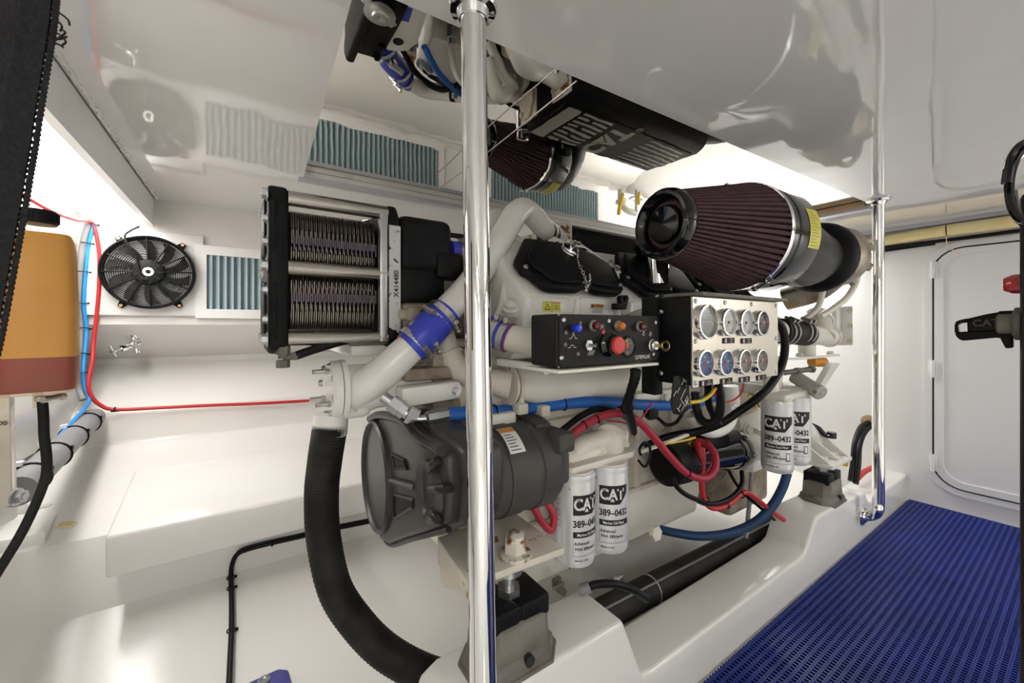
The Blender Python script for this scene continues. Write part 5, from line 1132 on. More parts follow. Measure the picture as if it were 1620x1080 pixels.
def gauge(px, py, r, kind):
    c = Y_(px, py, gy - 0.018); c.y = gy - 0.002; ax = V((0, -1, 0))
    b = B(); b.lathe([(r + 0.004, 0), (r + 0.004, 0.005), (r + 0.002, 0.006), (r + 0.002, 0.009), (r + 0.004, 0.010), (r + 0.003, 0.015), (r - 0.001, 0.0155), (r - 0.002, 0.009)], c, ax, 40, cap=False); g = t.part('gauge', b, 'chrome')
    b = B(); b.lathe([(0, 0.0085), (r - 0.001, 0.0085)], c, ax, 36); sub(g, 'dial', b, kind)
    u, v = V((1, 0, 0)), V((0, 0, 1)); f0 = c + ax * 0.009
    if kind == 'lcd':
        b = B(); put_rect(b, r * 1.0, r * 0.5, f0 + v * r * 0.25, u, v, 0.0006); b.m(1); put_rect(b, r * 0.92, r * 0.42, f0 + v * r * 0.25, u, v, 0.001); b.m(0); put_text(b, 'RPM', r * 0.22, f0 - v * r * 0.25, u, v); put_text(b, '0 3', r * 0.2, f0 - v * r * 0.62, u, v)
        sub(g, 'display', b, [mat('lcd_rim', (0.45, 0.46, 0.42), 0.4), 'lcd'])
    else:
        b = B(); n = 14
        for k in range(11):
            a = math.radians(225 - 27 * k); e = u * math.cos(a) + v * math.sin(a); w_ = v * math.cos(a) - u * math.sin(a); p = f0 + e * r * 0.78
            put_rect(b, r * 0.16 if k % 2 == 0 else r * 0.10, r * 0.035, p, e, w_, 0.0008)
        for k, s_ in ((2, '0'), (5, '50'), (8, '100')):
            a = math.radians(225 - 27 * k); put_text(b, s_, r * 0.24, f0 + (u * math.cos(a) + v * math.sin(a)) * r * 0.5, u, v)
        b.m(1); rows = [[f0 + ax * 0.001 + (u * math.cos(a) + v * math.sin(a)) * rr for a in [math.radians(250 - 70 * k / n) for k in range(n + 1)]] for rr in (r * 0.70, r * 0.86)]
        b.grid(rows); sub(g, 'scale', b, ['inkw', 'redb'])
        b = B(); a = math.radians(232); e = u * math.cos(a) + v * math.sin(a); w_ = v * math.cos(a) - u * math.sin(a); b.add([f0 + ax * 0.002 - w_ * r * 0.05, f0 + ax * 0.002 + w_ * r * 0.05, f0 + ax * 0.002 + e * r * 0.78], [[0, 1, 2]]); b.lathe([(r * 0.11, 0.001), (r * 0.09, 0.0035), (0, 0.0035)], f0, ax, 12); sub(g, 'needle', b, 'redb' if kind != 'diall' else 'ink')
    b = B(); b.lathe([(r - 0.002, 0.0135), (r * 0.6, 0.0143), (0, 0.0146)], c, ax, 32, cap=False); sub(g, 'glass', b, 'glass')
gauge(1123, 509, 0.040, 'lcd')
for px, k in ((1156.5, 'diall'), (1184, 'diall'), (1209, 'dialk')): gauge(px, 509.5 + (px - 1156) * 0.03, 0.033, k)
for px, k in ((1119, 'dialb'), (1151.5, 'dialb'), (1181, 'dialg'), (1207.5, 'dialg')): gauge(px, 575 - (px - 1119) * 0.045, 0.031, k)
def tagplate(px, py, w, txt):
    o = Y_(px, py, gy - 0.003); u, v = V((1, 0, 0)), V((0, 0, 1)); b = B(); b.box(o, (w, 0.003, 0.015), None, 0.001, 1); p = t.part('name_tag', b, 'mount' if False else 'blackm'); b = B()
    put_rect(b, 0.009, 0.011, o - u * w * 0.3, u, v, 0.0022); put_text(b, txt[0], 0.0052, o + u * w * 0.17 + v * 0.003, u, v, lift=0.0022); put_text(b, txt[1], 0.0052, o + u * w * 0.17 - v * 0.0035, u, v, lift=0.0022); sub(p, 'print', b, 'inkw')
for px, py, tx in ((1153, 538.5, ('WATER', 'TEMP')), (1181, 539, ('BOOST', 'PRESS')), (1117.5, 605.5, ('FUEL', 'PRESSURE')), (1149.5, 602.5, ('OIL', 'PRESSURE')), (1178, 600, ('GEAR', 'PRESS')), (1204.5, 597, ('GEAR', 'TEMP'))): tagplate(px, py, 0.062, tx)
# torn black wrapping with small print hanging from the box edge
b = B(); ws = [Y_(x, y, gy + 0.02) for x, y in ((1066, 595), (1090, 593), (1092, 645), (1080, 657), (1066, 655), (1062, 640))]; b.prism(ws, (0.002, 0.004, 0), 0.0008); wr = t.part('torn_wrapper', b, 'black'); b = B(); rnd = random.Random(5)
for k in range(16):
    px, py = rnd.uniform(1067, 1088), rnd.uniform(598, 650); o = Y_(px, py, gy + 0.0195); a = rnd.choice((0.8, 0.8, -0.7)); put_rect(b, 0.018, 0.0022, o, V((math.cos(a), 0, math.sin(a))), V((-math.sin(a), 0, math.cos(a))), 0.001)
sub(wr, 'print', b, 'inkw')

# --- control box
cy_ = 0.68; xa_, xb_ = 0.644, 0.985; z0c, z1c = 1.057, 1.168
t = Thing('control_box', 'flat black control box with red stop button, lamps and key', 'control panel', ((xa_ + xb_) / 2, 0.72, z0c))
b = B(); b.box2((xa_, cy_ + 0.003, z0c), (xb_ - 0.02, cy_ + 0.10, z1c), 0.006, 3); t.part('housing', b, 'blackm')
b = B(); rr = 0.012; pts = []
for cx_, cz_, a0 in ((xb_ - rr, z1c - rr, 0), (xa_ + rr, z1c - rr, 90), (xa_ + rr, z0c + rr, 180), (xb_ - rr, z0c + rr, 270)):
    for k in range(5): a = math.radians(a0 + 22.5 * k); pts.append(V((cx_ + rr * math.cos(a), cy_, cz_ + rr * math.sin(a))))
b.prism(pts, (0, 0.004, 0), 0.0008, 1); fc2 = t.part('face_plate', b, 'blackm')
b = B(); b.prism([V((xa_ + 0.0, cy_ + 0.004, z0c)), V((xa_ + 0.004, cy_ + 0.0035, z0c)), V((xa_ + 0.004, cy_ + 0.0035, z1c)), V((xa_, cy_ + 0.004, z1c))], (0, 0.001, 0)); sub(fc2, 'gasket', b, 'inkg')
u, v, ax = V((1, 0, 0)), V((0, 0, 1)), V((0, -1, 0))
def C(px, py): return Y_(px, py, cy_)
for px, py in ((892, 506), (963.5, 507.5), (1037.5, 510), (888.5, 566), (1034, 560)): screw(fc2, C(px, py), ax, 0.0055, 'steel')
for px, py in ((918, 511), (895.5, 526), (894.5, 545), (914.5, 560)): screw(fc2, C(px, py), ax, 0.0048, 'mount')
def lamp(px, py, m):
    b = B(); c = C(px, py); b.lathe([(0.0125, 0), (0.0125, 0.004), (0.0105, 0.007)], c, ax, 20); o = t.part('pilot_lamp', b, mat('lamp_bezel', (0.30, 0.36, 0.32), 0.35, 0.6)); b = B(); b.lathe([(0.0095, 0.004), (0.0098, 0.012), (0.008, 0.018), (0.004, 0.021), (0, 0.0215)], c, ax, 20); sub(o, 'lens', b, m)
lamp(938, 515, 'lredd'); lamp(977, 515.5, 'lamb'); lamp(1011, 516, 'lredd')
b = B(); c = C(907.5, 519); b.lathe([(0.006, 0), (0.006, 0.006), (0.008, 0.008), (0.009, 0.013), (0.007, 0.018), (0, 0.019)], c, ax, 20); t.part('push_knob', b, 'lblue', label='blue push knob')
b = B(); c = C(930, 546); b.hexp(c, ax, 0.012, 0.006); b.tube([c, c + ax * 0.012 + u * 0.003, c + ax * 0.020 + u * 0.006], [0.004, 0.004, 0.005], 10); t.part('toggle_switch', b, 'zinc')
b = B(); c = C(962, 545); b.lathe([(0.027, 0), (0.027, 0.005), (0.021, 0.009), (0.019, 0.011), (0.017, 0.02)], c, ax, 32); st = t.part('stop_button', b, 'blackg')
b = B(); b.lathe([(0.020, 0.014), (0.0225, 0.017), (0.0225, 0.024), (0.020, 0.028)], c, ax, 32); sub(st, 'collar', b, 'blackg'); b = B(); b.lathe([(0.0195, 0.017), (0.0195, 0.031), (0.0175, 0.034), (0.012, 0.0345), (0, 0.0345)], c, ax, 32); sub(st, 'button_head', b, 'estop')
b = B(); c = C(994, 548); b.torus(c + ax * 0.001, ax, 0.023, 0.003, 36, 8); b.lathe([(0, 0.001), (0.021, 0.001)], c, ax, 28); dl = t.part('selector_dial', b, 'blackg'); b = B(); b.m(1); put_rect(b, 0.010, 0.010, c - u * 0.006 + v * 0.002, u, v, 0.002); b.m(0)
put_text(b, 'H', 0.014, c + v * 0.013 - u * 0.008, u, v, lift=0.002); put_text(b, '2 T', 0.008, c - v * 0.015 - u * 0.006, u, v, lift=0.002); put_rect(b, 0.020, 0.001, c + v * 0.007, u, v, 0.002); sub(dl, 'dial_print', b, [mat('print_gold', (0.6, 0.40, 0.05), 0.5), 'estop'])
b = B(); c = C(1030, 546); b.lathe([(0.016, 0), (0.016, 0.006), (0.013, 0.008), (0.013, 0.013), (0.010, 0.016), (0, 0.016)], c, ax, 24); ks = t.part('key_switch', b, 'zinc'); b = B(); b.box(c + ax * 0.024, (0.003, 0.018, 0.009), None, 0.001, 1); b.torus(c + ax * 0.040, u, 0.010, 0.0032, 20, 8, 0.6); sub(ks, 'key', b, 'brass')
b = B()
put_text(b, 'CATERPILLAR', 0.0118, C(1016, 564.5), u, v, 0.80, lift=0.001)
for px, py, kind in ((952, 517, 0), (986, 517.5, 1), (1019, 520, 2), (907, 533, 3), (905, 548, 4), (936, 558, 5), (1018, 528, 6), (1029, 529, 6)):
    c = C(px, py)
    if kind == 3: b.tube([c + u * x + v * z + ax * 0.0005 for x, z in ((-0.012, -0.003), (-0.006, -0.003), (-0.002, 0.004), (0, 0.010), (0.002, 0.004), (0.006, -0.003), (0.012, -0.003))], 0.0008, 4, 1, sm=False)
    elif kind == 4: b.tube([c + u * x + v * z + ax * 0.0005 for x, z in ((-0.012, -0.002), (-0.006, -0.002), (-0.003, 0.003), (0.003, 0.003), (0.006, -0.002), (0.012, -0.002))], 0.0008, 4, 1, sm=False)
    elif kind == 5:
        for q in range(4): b.tube([c + u * (q * 0.005 - 0.012) + v * -0.005 + ax * 0.0005, c + u * (q * 0.005 - 0.006) + v * 0.006 + ax * 0.0005], 0.0008, 4, 1, sm=False)
    elif kind == 6: b.torus(c + ax * 0.0005, ax, 0.0035, 0.0007, 14, 4); put_rect(b, 0.003, 0.004, c + v * 0.005, u, v, 0.001)
    else: b.tube([c + u * x + v * z + ax * 0.0005 for x, z in ((-0.005, -0.005), (0.005, 0.005), (0.005, -0.004), (-0.004, 0.004))], 0.0008, 4, 1, sm=False)
b.m(1); b.add([C(1006.5, 567) + V((-0.003, -0.002, -0.002)), C(1006.5, 567) + V((0.004, -0.002, -0.002)), C(1006.5, 567) + V((0.0, -0.002, 0.003))], [[0, 1, 2]]); b.m(2); c = C(954.5, 525); b.lathe([(0.005, 0), (0.005, 0.0012), (0, 0.0012)], c, ax, 14); sub(fc2, 'print', b, ['inkw', mat('print_gold', (0.6, 0.4, 0.05), 0.5), 'estop'])

# --- engine mounts
def octo(c, rx, ry, ch, z): return [V((c[0] + x, c[1] + y, z)) for x, y in ((-rx + ch, -ry), (rx - ch, -ry), (rx, -ry + ch), (rx, ry - ch), (rx - ch, ry), (-rx + ch, ry), (-rx, ry - ch), (-rx, -ry + ch))]
def mount(c, z, zt, label, rx=0.105, ry=0.070):
    mode('rigid', (c[0], c[1], z)); t = Thing('engine_mount', label, 'engine mount', (c[0], c[1], z), 'engine mounts')
    b = B(); b.prism(octo(c, rx + 0.015, ry + 0.012, 0.045, z), (0, 0, 0.010), 0.003); t.part('base_plate', b, 'mount')
    b = B(); b.loft([octo(c, rx + 0.008, ry + 0.006, 0.042, z + 0.009), octo(c, rx + 0.004, ry + 0.004, 0.042, z + 0.028), octo(c, rx - 0.008, ry - 0.006, 0.030, z + 0.038), octo(c, rx - 0.014, ry - 0.010, 0.026, z + 0.105), octo(c, rx - 0.022, ry - 0.016, 0.026, z + 0.112)]); t.part('cast_body', b, 'mount')
    b = B(); b.box2((c[0] - 0.085, c[1] - 0.054, z + 0.10), (c[0] - 0.004, c[1] + 0.054, z + 0.150), 0.006); b.box2((c[0] + 0.004, c[1] - 0.054, z + 0.10), (c[0] + 0.085, c[1] + 0.054, z + 0.150), 0.006); b.box2((c[0] - 0.03, c[1] - 0.05, z + 0.10), (c[0] + 0.03, c[1] + 0.05, z + 0.146), 0.003); t.part('rubber_block', b, 'cable')
    b = B(); b.cyl((c[0], c[1], z + 0.14), (c[0], c[1], zt), 0.016); b.hexp((c[0], c[1], z + 0.150), (0, 0, 1), 0.030, 0.018); b.lathe([(0.034, 0), (0.034, 0.012)], (c[0], c[1], zt - 0.014), (0, 0, 1), 20); t.part('stud', b, 'zinc')
    for s in (-1, 1): bolt(t, (c[0] + s * (rx - 0.012), c[1], z + 0.028), (0, 0, 1), 0.014, 'mount')
    b = B(); b.cyl((c[0] + 0.01, c[1] - ry - 0.0065, z + 0.030), (c[0] + 0.01, c[1] - ry + 0.008, z + 0.030), 0.013); t.part('drain_slot', b, 'dark')
mount((nb.x - 0.02, nb.y), 0.341, 0.559, 'grey cast engine mount under the rusty bracket plate by the front pole')
mount((2.69, 0.885), 0.253, 0.452, 'grey cast engine mount under the white rear bracket near the far pole')
mount((1.10, 2.09), 0.462, 0.50, 'grey cast engine mount on the far bed behind the engine')

mode()
# --- stainless grab poles
def pole(pts, r, label, foot=None, top=None):
    t = Thing('grab_pole', label, 'pole', pts[-1], 'polished grab poles')
    b = B(); b.tube(pts, r, 32, 10); t.part('tube', b, 'chrome')
    c = V((pts[0][0], pts[0][1], ZC)); b = B(); b.lathe([(0.048, 0), (0.050, -0.006), (0.047, -0.011), (0.034, -0.014), (0.030, -0.03), (0.0255, -0.032)], c, (0, 0, 1), 40); o = t.part('top_flange', b, 'chrome')
    for k in range(3):
        a = 2 * PI * k / 3 - 0.55; screw(o, c + V((0.039 * math.cos(a), 0.039 * math.sin(a), -0.012)), (0, 0, -1), 0.006)
    if foot:
        c, n = foot; b = B(); b.lathe([(0.046, 0), (0.048, 0.005), (0.044, 0.010), (0.031, 0.013), (0.028, 0.02)], c, n, 36); o = t.part('foot_flange', b, 'chrome')
        uu, vv, nn = axes(n)
        for k in range(3):
            a = 2 * PI * k / 3 + 0.5; screw(o, V(c) + (uu * math.cos(a) + vv * math.sin(a)) * 0.038 + V(n) * 0.011, n, 0.005)
pt = Z_(748.5, 10, ZC); pb_ = T_(764.5, 1080, 0.872); dirp = (pb_ - pt).normalized(); zf = pb_ + dirp * ((pb_.z - 0.03) / -dirp.z)
pole([pt, pt.lerp(zf, 0.5), zf], 0.0262, 'polished steel grab pole in front of the engine, full height of the picture', (V((zf.x, zf.y, -0.013)), V((0, 0, 1))))
pr = Z_(1390, 315, ZC); fx = Y_(1364, 816, 0.80)
pole([pr, V((pr.x, pr.y, 1.2)), V((pr.x, pr.y, 0.5)), V((pr.x, pr.y, 0.24)), V((pr.x - 0.004, pr.y + 0.006, 0.18)), V((fx.x + 0.03, fx.y - 0.035, fx.z + 0.008)), V((fx.x, fx.y + 0.0, fx.z))], 0.0256, 'polished steel grab pole near the door, its foot bent into the engine bed', (fx, V((0, -1, 0))))
# ================================================================== HOSES, CABLES AND THE REST
def hull_hit(px, py, off=0.0):
    r = ray(px, py); best = None
    for (y0, z0), (y1, z1) in zip(prof[:-1], prof[1:]):
        den = r.y * (z1 - z0) - r.z * (y1 - y0)
        if abs(den) < 1e-9: continue
        t = ((y0) * (z1 - z0) - (z0 - EYE.z) * (y1 - y0)) / den
        p = EYE + r * t
        s = ((p.y - y0) * (y1 - y0) + (p.z - z0) * (z1 - z0)) / ((y1 - y0) ** 2 + (z1 - z0) ** 2)
        if t > 0 and -1e-6 <= s <= 1 + 1e-6 and (best is None or t < best[0]):
            n = V((0, -(z1 - z0), (y1 - y0))).normalized()
            if n.dot(r) > 0: n = -n
            best = (t, p + n * off)
    return best[1] if best else T_(px, py, 2.0)
def tpath(l): return [T_(*p) for p in l]
def ties(o, pts, r, m='cable', name='cable_tie'):
    for p, d in pts:
        b = B(); b.torus(p, d, r, 0.0022, 18, 6); dd = axes(d)[0]; b.box(V(p) + dd * (r + 0.004), (0.008, 0.008, 0.007)); sub(o, name, b, m)

# big ribbed suction hose, from the water cooler down into the bilge
hb = [wc + V((-0.002, 0.0, -0.088))] + tpath([(520, 690, 1.178), (514, 730, 1.19), (509, 780, 1.20), (512, 850, 1.21), (530, 930, 1.22), (565, 985, 1.22), (610, 1030, 1.22), (668, 1062, 1.24), (730, 1080, 1.27)])
b = B(); b.tube(hb, 0.041, 24, 22, ridge=0.04); o = solid('suction_hose', 'thick black ribbed rubber hose hanging from the white water cooler', 'hose', b, 'rubber')
b = B(); q = smooth_path(hb, 10); b.tube([p + V((-0.012, -0.0405, 0.0)) + V((0, 0.012, 0)) * min(1, i / len(q)) for i, p in enumerate(q[:70])], 0.0025, 6, sm=False); sub(o, 'seam', b, 'rubber')
# blue fuel hose with its end fitting
bh = tpath([(706, 656, 1.18), (750, 653, 1.24), (800, 650, 1.32), (850, 644, 1.38), (905, 637, 1.44), (960, 636, 1.50), (1015, 640, 1.58), (1060, 641, 1.66), (1100, 637, 1.74), (1140, 624, 1.82)])
t = Thing('blue_hose', 'bright blue hose running level along the engine under the white manifold', 'hose', bh[4] - V((0, 0, 0.03)))
b = B(); b.tube(bh, 0.0185, 16); t.part('hose', b, 'hoseb')
f0 = tpath([(619, 636, 1.14), (632, 645, 1.14), (645, 655, 1.14), (660, 662, 1.145), (676, 662, 1.15), (690, 659, 1.16), (710, 655.5, 1.185)])
b = B(); b.tube(f0[2:5], 0.010, 12); d = (f0[6] - f0[4]).normalized(); b.lathe([(0.012, -0.005), (0.019, 0.0), (0.021, 0.02), (0.019, (f0[6] - f0[4]).length)], f0[4], d, 8); b.hexp(f0[0], f0[1] - f0[0], 0.022, 0.028); b.hexp(f0[1], f0[2] - f0[1], 0.020, 0.02); b.hexp(f0[2], f0[3] - f0[2], 0.023, 0.026); b.cyl(f0[0] - (f0[1] - f0[0]), f0[2], 0.014); t.part('hose_fitting', b, 'zinc')
ties(t.o, [(bh[3].lerp(bh[4], 0.75), bh[4] - bh[3]), (bh[1].lerp(bh[2], 0.6), bh[2] - bh[1])], 0.0195)
# dark blue hose looping low behind the bed
b = B(); b.tube(tpath([(1040, 836, 2.02), (1070, 843, 1.98), (1110, 848, 1.95), (1155, 843, 1.96), (1195, 826, 1.98), (1222, 800, 2.00), (1238, 772, 2.02), (1246, 748, 2.04)]), 0.0185, 14); solid('blue_hose', 'dark blue hose curving up behind the fuel filters from the bilge', 'hose', b, 'hosed')
# black exhaust-size pipe lying in the gap inside the bed
t = Thing('bilge_pipe', 'large black pipe lying in the gutter between bed and oil pan', 'pipe', (1.7, 1.07, 0.08))
q0, q1 = V((1.02, 1.075, 0.135)), V((2.62, 1.075, 0.085))
b = B(); b.cyl(q0, q1, 0.052, seg=28); t.part('pipe', b, 'rubber'); b = B(); b.box(q0.lerp(q1, 0.5) + V((0, -0.028, 0.0445)), ((q1 - q0).length, 0.012, 0.003), Matrix.Rotation(math.atan2(0.05, 1.6), 3, 'Y') @ Matrix.Identity(3)); t.part('stripe', b, 'grey')
b = B(); b.torus(q0.lerp(q1, 0.30), q1 - q0, 0.053, 0.003, 28, 8); t.part('pipe_clip', b, 'zinc'); b = B(); b.box2((1.36, 1.12, 0.10), (1.40, 1.14, 0.19), 0.004); t.part('pipe_clip', b, 'zinc')
b = B(); hq = tpath([(928, 930, 1.36), (945, 924, 1.36), (975, 924, 1.38), (1005, 935, 1.42), (1024, 948, 1.46)]); b.tube(hq, 0.0115, 12); o = solid('small_hose', 'small black hose looping over the bed corner to the gutter', 'hose', b, 'cable'); b = B(); b.cyl(hq[0] - (hq[1] - hq[0]) * 0.6, hq[0] + (hq[1] - hq[0]) * 0.35, 0.016, seg=14); sub(o, 'grey_sleeve', b, 'grey')
# battery cables
rc = tpath([(872, 708, 1.36), (895, 697, 1.37), (925, 672, 1.40), (958, 656, 1.42), (985, 654, 1.42), (1010, 666, 1.44), (1035, 692, 1.48), (1060, 722, 1.52), (1085, 747, 1.56), (1112, 757, 1.60), (1130, 744, 1.63), (1132, 722, 1.66), (1122, 706, 1.70), (1110, 702, 1.74)])
b = B(); b.tube(rc, 0.0125, 14); o = solid('battery_cable', 'thick dark red cable arching from alternator over oil filters to starter', 'cable', b, 'red'); ties(o, [(rc[2], rc[3] - rc[1]), (rc[8].lerp(rc[9], 0.1), rc[9] - rc[8]), (rc[3].lerp(rc[2], 0.4), rc[3] - rc[2])], 0.0135)
b = B(); b.tube([p + V((0.0, 0.012, 0.012)) for p in tpath([(872, 702, 1.38), (895, 687, 1.39), (922, 666, 1.42), (950, 654, 1.44), (985, 660, 1.46), (1010, 680, 1.50)])], 0.010, 10); solid('battery_cable', 'black cable strapped alongside the dark red arching cable', 'cable', b, 'cable')
rl = tpath([(1110, 742, 1.74), (1110, 765, 1.74), (1113, 787, 1.75), (1124, 802, 1.77), (1140, 803, 1.80), (1158, 794, 1.84), (1170, 783, 1.87), (1182, 779, 1.90), (1198, 790, 1.95), (1220, 808, 2.02), (1240, 822, 2.10)])
b = B(); b.tube(rl, 0.0105, 12); o = solid('battery_cable', 'red cable dropping from the starter boot and looping aft', 'cable', b, 'redb'); ties(o, [(rl[2].lerp(rl[3], 0.3), rl[3] - rl[2]), (rl[4].lerp(rl[5], 0.5), rl[5] - rl[4]), (rl[6].lerp(rl[7], 0.2), rl[7] - rl[6])], 0.014)
for pts, r, lb in (([(1066, 752, 1.66), (1070, 768, 1.66), (1085, 782, 1.68), (1105, 791, 1.72), (1125, 797, 1.76), (1145, 793, 1.80), (1163, 782, 1.84), (1174, 765, 1.88), (1174, 745, 1.92)], 0.009, 'black cable bundle looping below the starter motor'),
                   ([(1152, 742, 1.95), (1165, 765, 1.95), (1182, 785, 1.97), (1200, 800, 2.0), (1225, 822, 2.08)], 0.007, 'thin black cable slanting down behind the red loop'),
                   ([(1120, 610, 1.30), (1122, 640, 1.34), (1132, 662, 1.38), (1138, 672, 1.40)], 0.010, 'black cable dropping from under the gauge box'),
                   ([(1136, 606, 1.28), (1140, 630, 1.30), (1138, 655, 1.32), (1125, 669, 1.34), (1110, 664, 1.36), (1102, 645, 1.38), (1100, 620, 1.38)], 0.012, 'black loop of cable hanging below the gauges'),
                   ([(1222, 500, 1.62), (1238, 520, 1.64), (1242, 550, 1.64), (1236, 580, 1.62), (1220, 608, 1.58), (1198, 630, 1.55), (1170, 650, 1.58), (1140, 670, 1.60), (1105, 682, 1.64), (1060, 690, 1.66), (1020, 706, 1.66)], 0.0135, 'thick black cable sweeping around the gauge box and forward'),
                   ([(1028, 653, 1.62), (1042, 662, 1.60), (1055, 672, 1.58), (1070, 668, 1.58), (1080, 655, 1.6)], 0.006, 'thin black sensor lead by the blue hose')):
    b = B(); b.tube(tpath(pts), r, 12); solid('cable_lead', lb, 'cable', b, 'cable')
for pts, r, m, lb in (([(1092, 636, 1.22), (1108, 634, 1.24), (1122, 626, 1.26), (1132, 614, 1.28)], 0.0052, 'yellow', 'yellow wires below the corner of the gauge face'),
                      ([(1128, 612, 1.28), (1134, 628, 1.30), (1146, 635, 1.32), (1162, 632, 1.34), (1174, 620, 1.36), (1177, 606, 1.36)], 0.0028, 'redb', 'thin red wire hanging in a curve under the gauges'),
                      ([(1032, 636, 1.5), (1022, 652, 1.5), (1012, 664, 1.48), (1004, 672, 1.47)], 0.003, 'redb', 'thin red wire crossing the blue hose beside the white arm'),
                      ([(960, 666, 1.44), (985, 668, 1.45), (1000, 676, 1.45), (1005, 690, 1.48)], 0.0025, 'redb', 'thin red wire under the thick red cable arch'),
                      ([(1108, 695, 1.75), (1122, 698, 1.74), (1126, 712, 1.72), (1125, 735, 1.70), (1112, 752, 1.68)], 0.0028, 'redb', 'thin red lead curling round the starter boot'),
                      ([(1184, 625, 1.7), (1192, 632, 1.72), (1197, 645, 1.74)], 0.005, 'yellow', 'short yellow wire behind the gauge box'),
                      ([(1045, 702, 1.6), (1065, 700, 1.62), (1085, 696, 1.66), (1100, 692, 1.7)], 0.004, 'yellow', 'yellow wire along the loom above the starter')):
    b = B(); b.tube(tpath(pts), r, 8); solid('wire', lb, 'wire', b, m)
# taped loom hanging from the control shelf
lm = tpath([(1006, 585, 1.15), (1004, 600, 1.16), (997, 622, 1.20), (992, 645, 1.26), (998, 665, 1.32), (1003, 684, 1.38)])
b = B(); b.tube(lm, [0.013, 0.012, 0.011, 0.015, 0.013, 0.010], 12, 6, ridge=0.12); o = solid('taped_loom', 'black taped wiring loom hanging from the control box shelf', 'cable', b, 'cable'); ties(o, [(lm[3], lm[4] - lm[3])], 0.016)
b = B(); b.tube(tpath([(1014, 720, 1.55), (1012, 710, 1.55), (1020, 700, 1.56), (1028, 706, 1.57), (1028, 725, 1.57), (1020, 738, 1.57), (1010, 728, 1.56)]), 0.0045, 8); solid('cable_loop', 'small loop of black cable beside the second oil filter', 'cable', b, 'cable')
b = B(); b.lathe([(0.022, 0), (0.026, 0.012), (0.02, 0.03), (0, 0.032)], T_(1026, 652, 1.62), (-0.3, -1, 0), 16); solid('sensor_plug', 'black round sensor plug below the white panel arm', 'sensor', b, 'cable')
o_al = tpath([(862, 790, 1.30), (876, 815, 1.30), (872, 838, 1.29), (858, 826, 1.28), (846, 806, 1.27), (836, 796, 1.26)])
b = B(); b.tube(o_al, 0.0105, 12); solid('battery_cable', 'red cable bent back on itself under the alternator', 'cable', b, 'red')
# cables by the aft bulkhead
t = Thing('cable_bundle', 'black cables curving out of the aft bulkhead behind the far pole', 'cable', X_(1350, 758, 3.6))
for k, pts in enumerate(([(1374, 668, 3.30), (1362, 676, 3.25), (1353, 700, 3.15), (1350, 730, 3.08), (1346, 760, 3.02)], [(1380, 672, 3.28), (1368, 684, 3.22), (1360, 705, 3.12), (1358, 735, 3.05), (1354, 765, 3.0)])):
    b = B(); b.tube([T_(x, y, tt - 0.28) for x, y, tt in pts], 0.015, 12); t.part('cable', b, 'cable')
b = B(); b.lathe([(0.04, 0), (0.045, 0.008), (0.02, 0.012)], T_(1376, 667, 3.03), (-1, 0, 0.1), 18); t.part('sealant', b, 'skin')
b = B(); b.tube([T_(1384, 738, 3.0), T_(1368, 746, 2.9), T_(1356, 757, 2.8)], 0.016, 10); solid('battery_cable', 'red cable lying by the black cables near the far pole', 'cable', b, 'redb')
b = B(); b.tube(tpath([(1284, 672, 2.45), (1296, 678, 2.43), (1306, 688, 2.42), (1320, 690, 2.42)]), 0.013, 10); b.lathe([(0.022, -0.015), (0.022, 0.015)], T_(1316, 688, 2.42), (0, 0, 1), 12); solid('shift_lever', 'black gearbox shift lever above the rear bracket', 'lever', b, 'blackg')
b = B(); b.box(T_(1338, 729, 2.55), (0.012, 0.03, 0.06), Matrix.Rotation(0.4, 3, 'Y'), 0.004); solid('valve_handle', 'yellow valve handle behind the rear engine mount', 'handle', b, 'yellow')

# --- hull side: red cable, blue and grey wires, conduits
rcw = [T_(30, 304, 1.50), T_(60, 322, 1.64), T_(90, 337, 1.80), T_(120, 347, 2.00), Y_(142, 351, 2.95), Y_(150, 362, 2.96), Y_(157, 400, 2.97), Y_(157, 450, 2.97), Y_(153, 500, 2.97), Y_(148, 540, 2.96), Y_(146, 570, 2.92), Y_(140, 605, 2.88), Y_(144, 625, 2.87), Y_(158, 640, 2.87), Y_(182, 647.5, 2.87), Y_(250, 645, 2.87), Y_(330, 641, 2.87), Y_(410, 638, 2.87), Y_(500, 633, 2.87)]
b = B(); b.tube(rcw, 0.0085, 10); o = solid('red_cable', 'long red cable from the lamp, down the corner and along the ledge', 'cable', b, 'redb'); b = B(); b.box(rcw[14] + V((0, 0, -0.008)), (0.03, 0.012, 0.006)); b.torus(rcw[14], X3, 0.010, 0.003, 14, 6); sub(o, 'cable_clip', b, 'cable')
cw = [(148, 354, 2.96), (140, 385, 2.97), (135, 430, 2.97), (132, 480, 2.97), (136, 520, 2.97), (133, 560, 2.93), (131, 590, 2.90), (134, 615, 2.89), (140, 632, 2.86)]
g_ = [Y_(x - 3, y, Y) + V((-0.012, 0, 0)) for x, y, Y in cw]
b = B(); b.tube(g_, 0.012, 10); grey_w = solid('grey_cable', 'grey cable tied beside the blue wire in the corner by the fan', 'cable', b, 'grey')
bw = [Y_(x + 1, y, Y) for x, y, Y in cw] + [T_(132, 648, 2.02), T_(112, 670, 1.82), T_(88, 697, 1.62), T_(60, 725, 1.42), T_(30, 752, 1.26)]
b = B(); b.tube(bw, 0.0075, 10); o = solid('blue_wire', 'bright blue wire down the corner and along the grey conduit', 'wire', b, mat('wire_blue', (0.02, 0.28, 0.72), 0.4))
ties(o, [(bw[k] + V((-0.008, 0, 0)), bw[k + 1] - bw[k]) for k in (0, 1, 2, 3, 4, 5, 6)], 0.020)
t = Thing('grey_conduit', 'thick grey conduit along the forward bulkhead below the bottle', 'conduit', (-0.24, 1.9, 0.70))
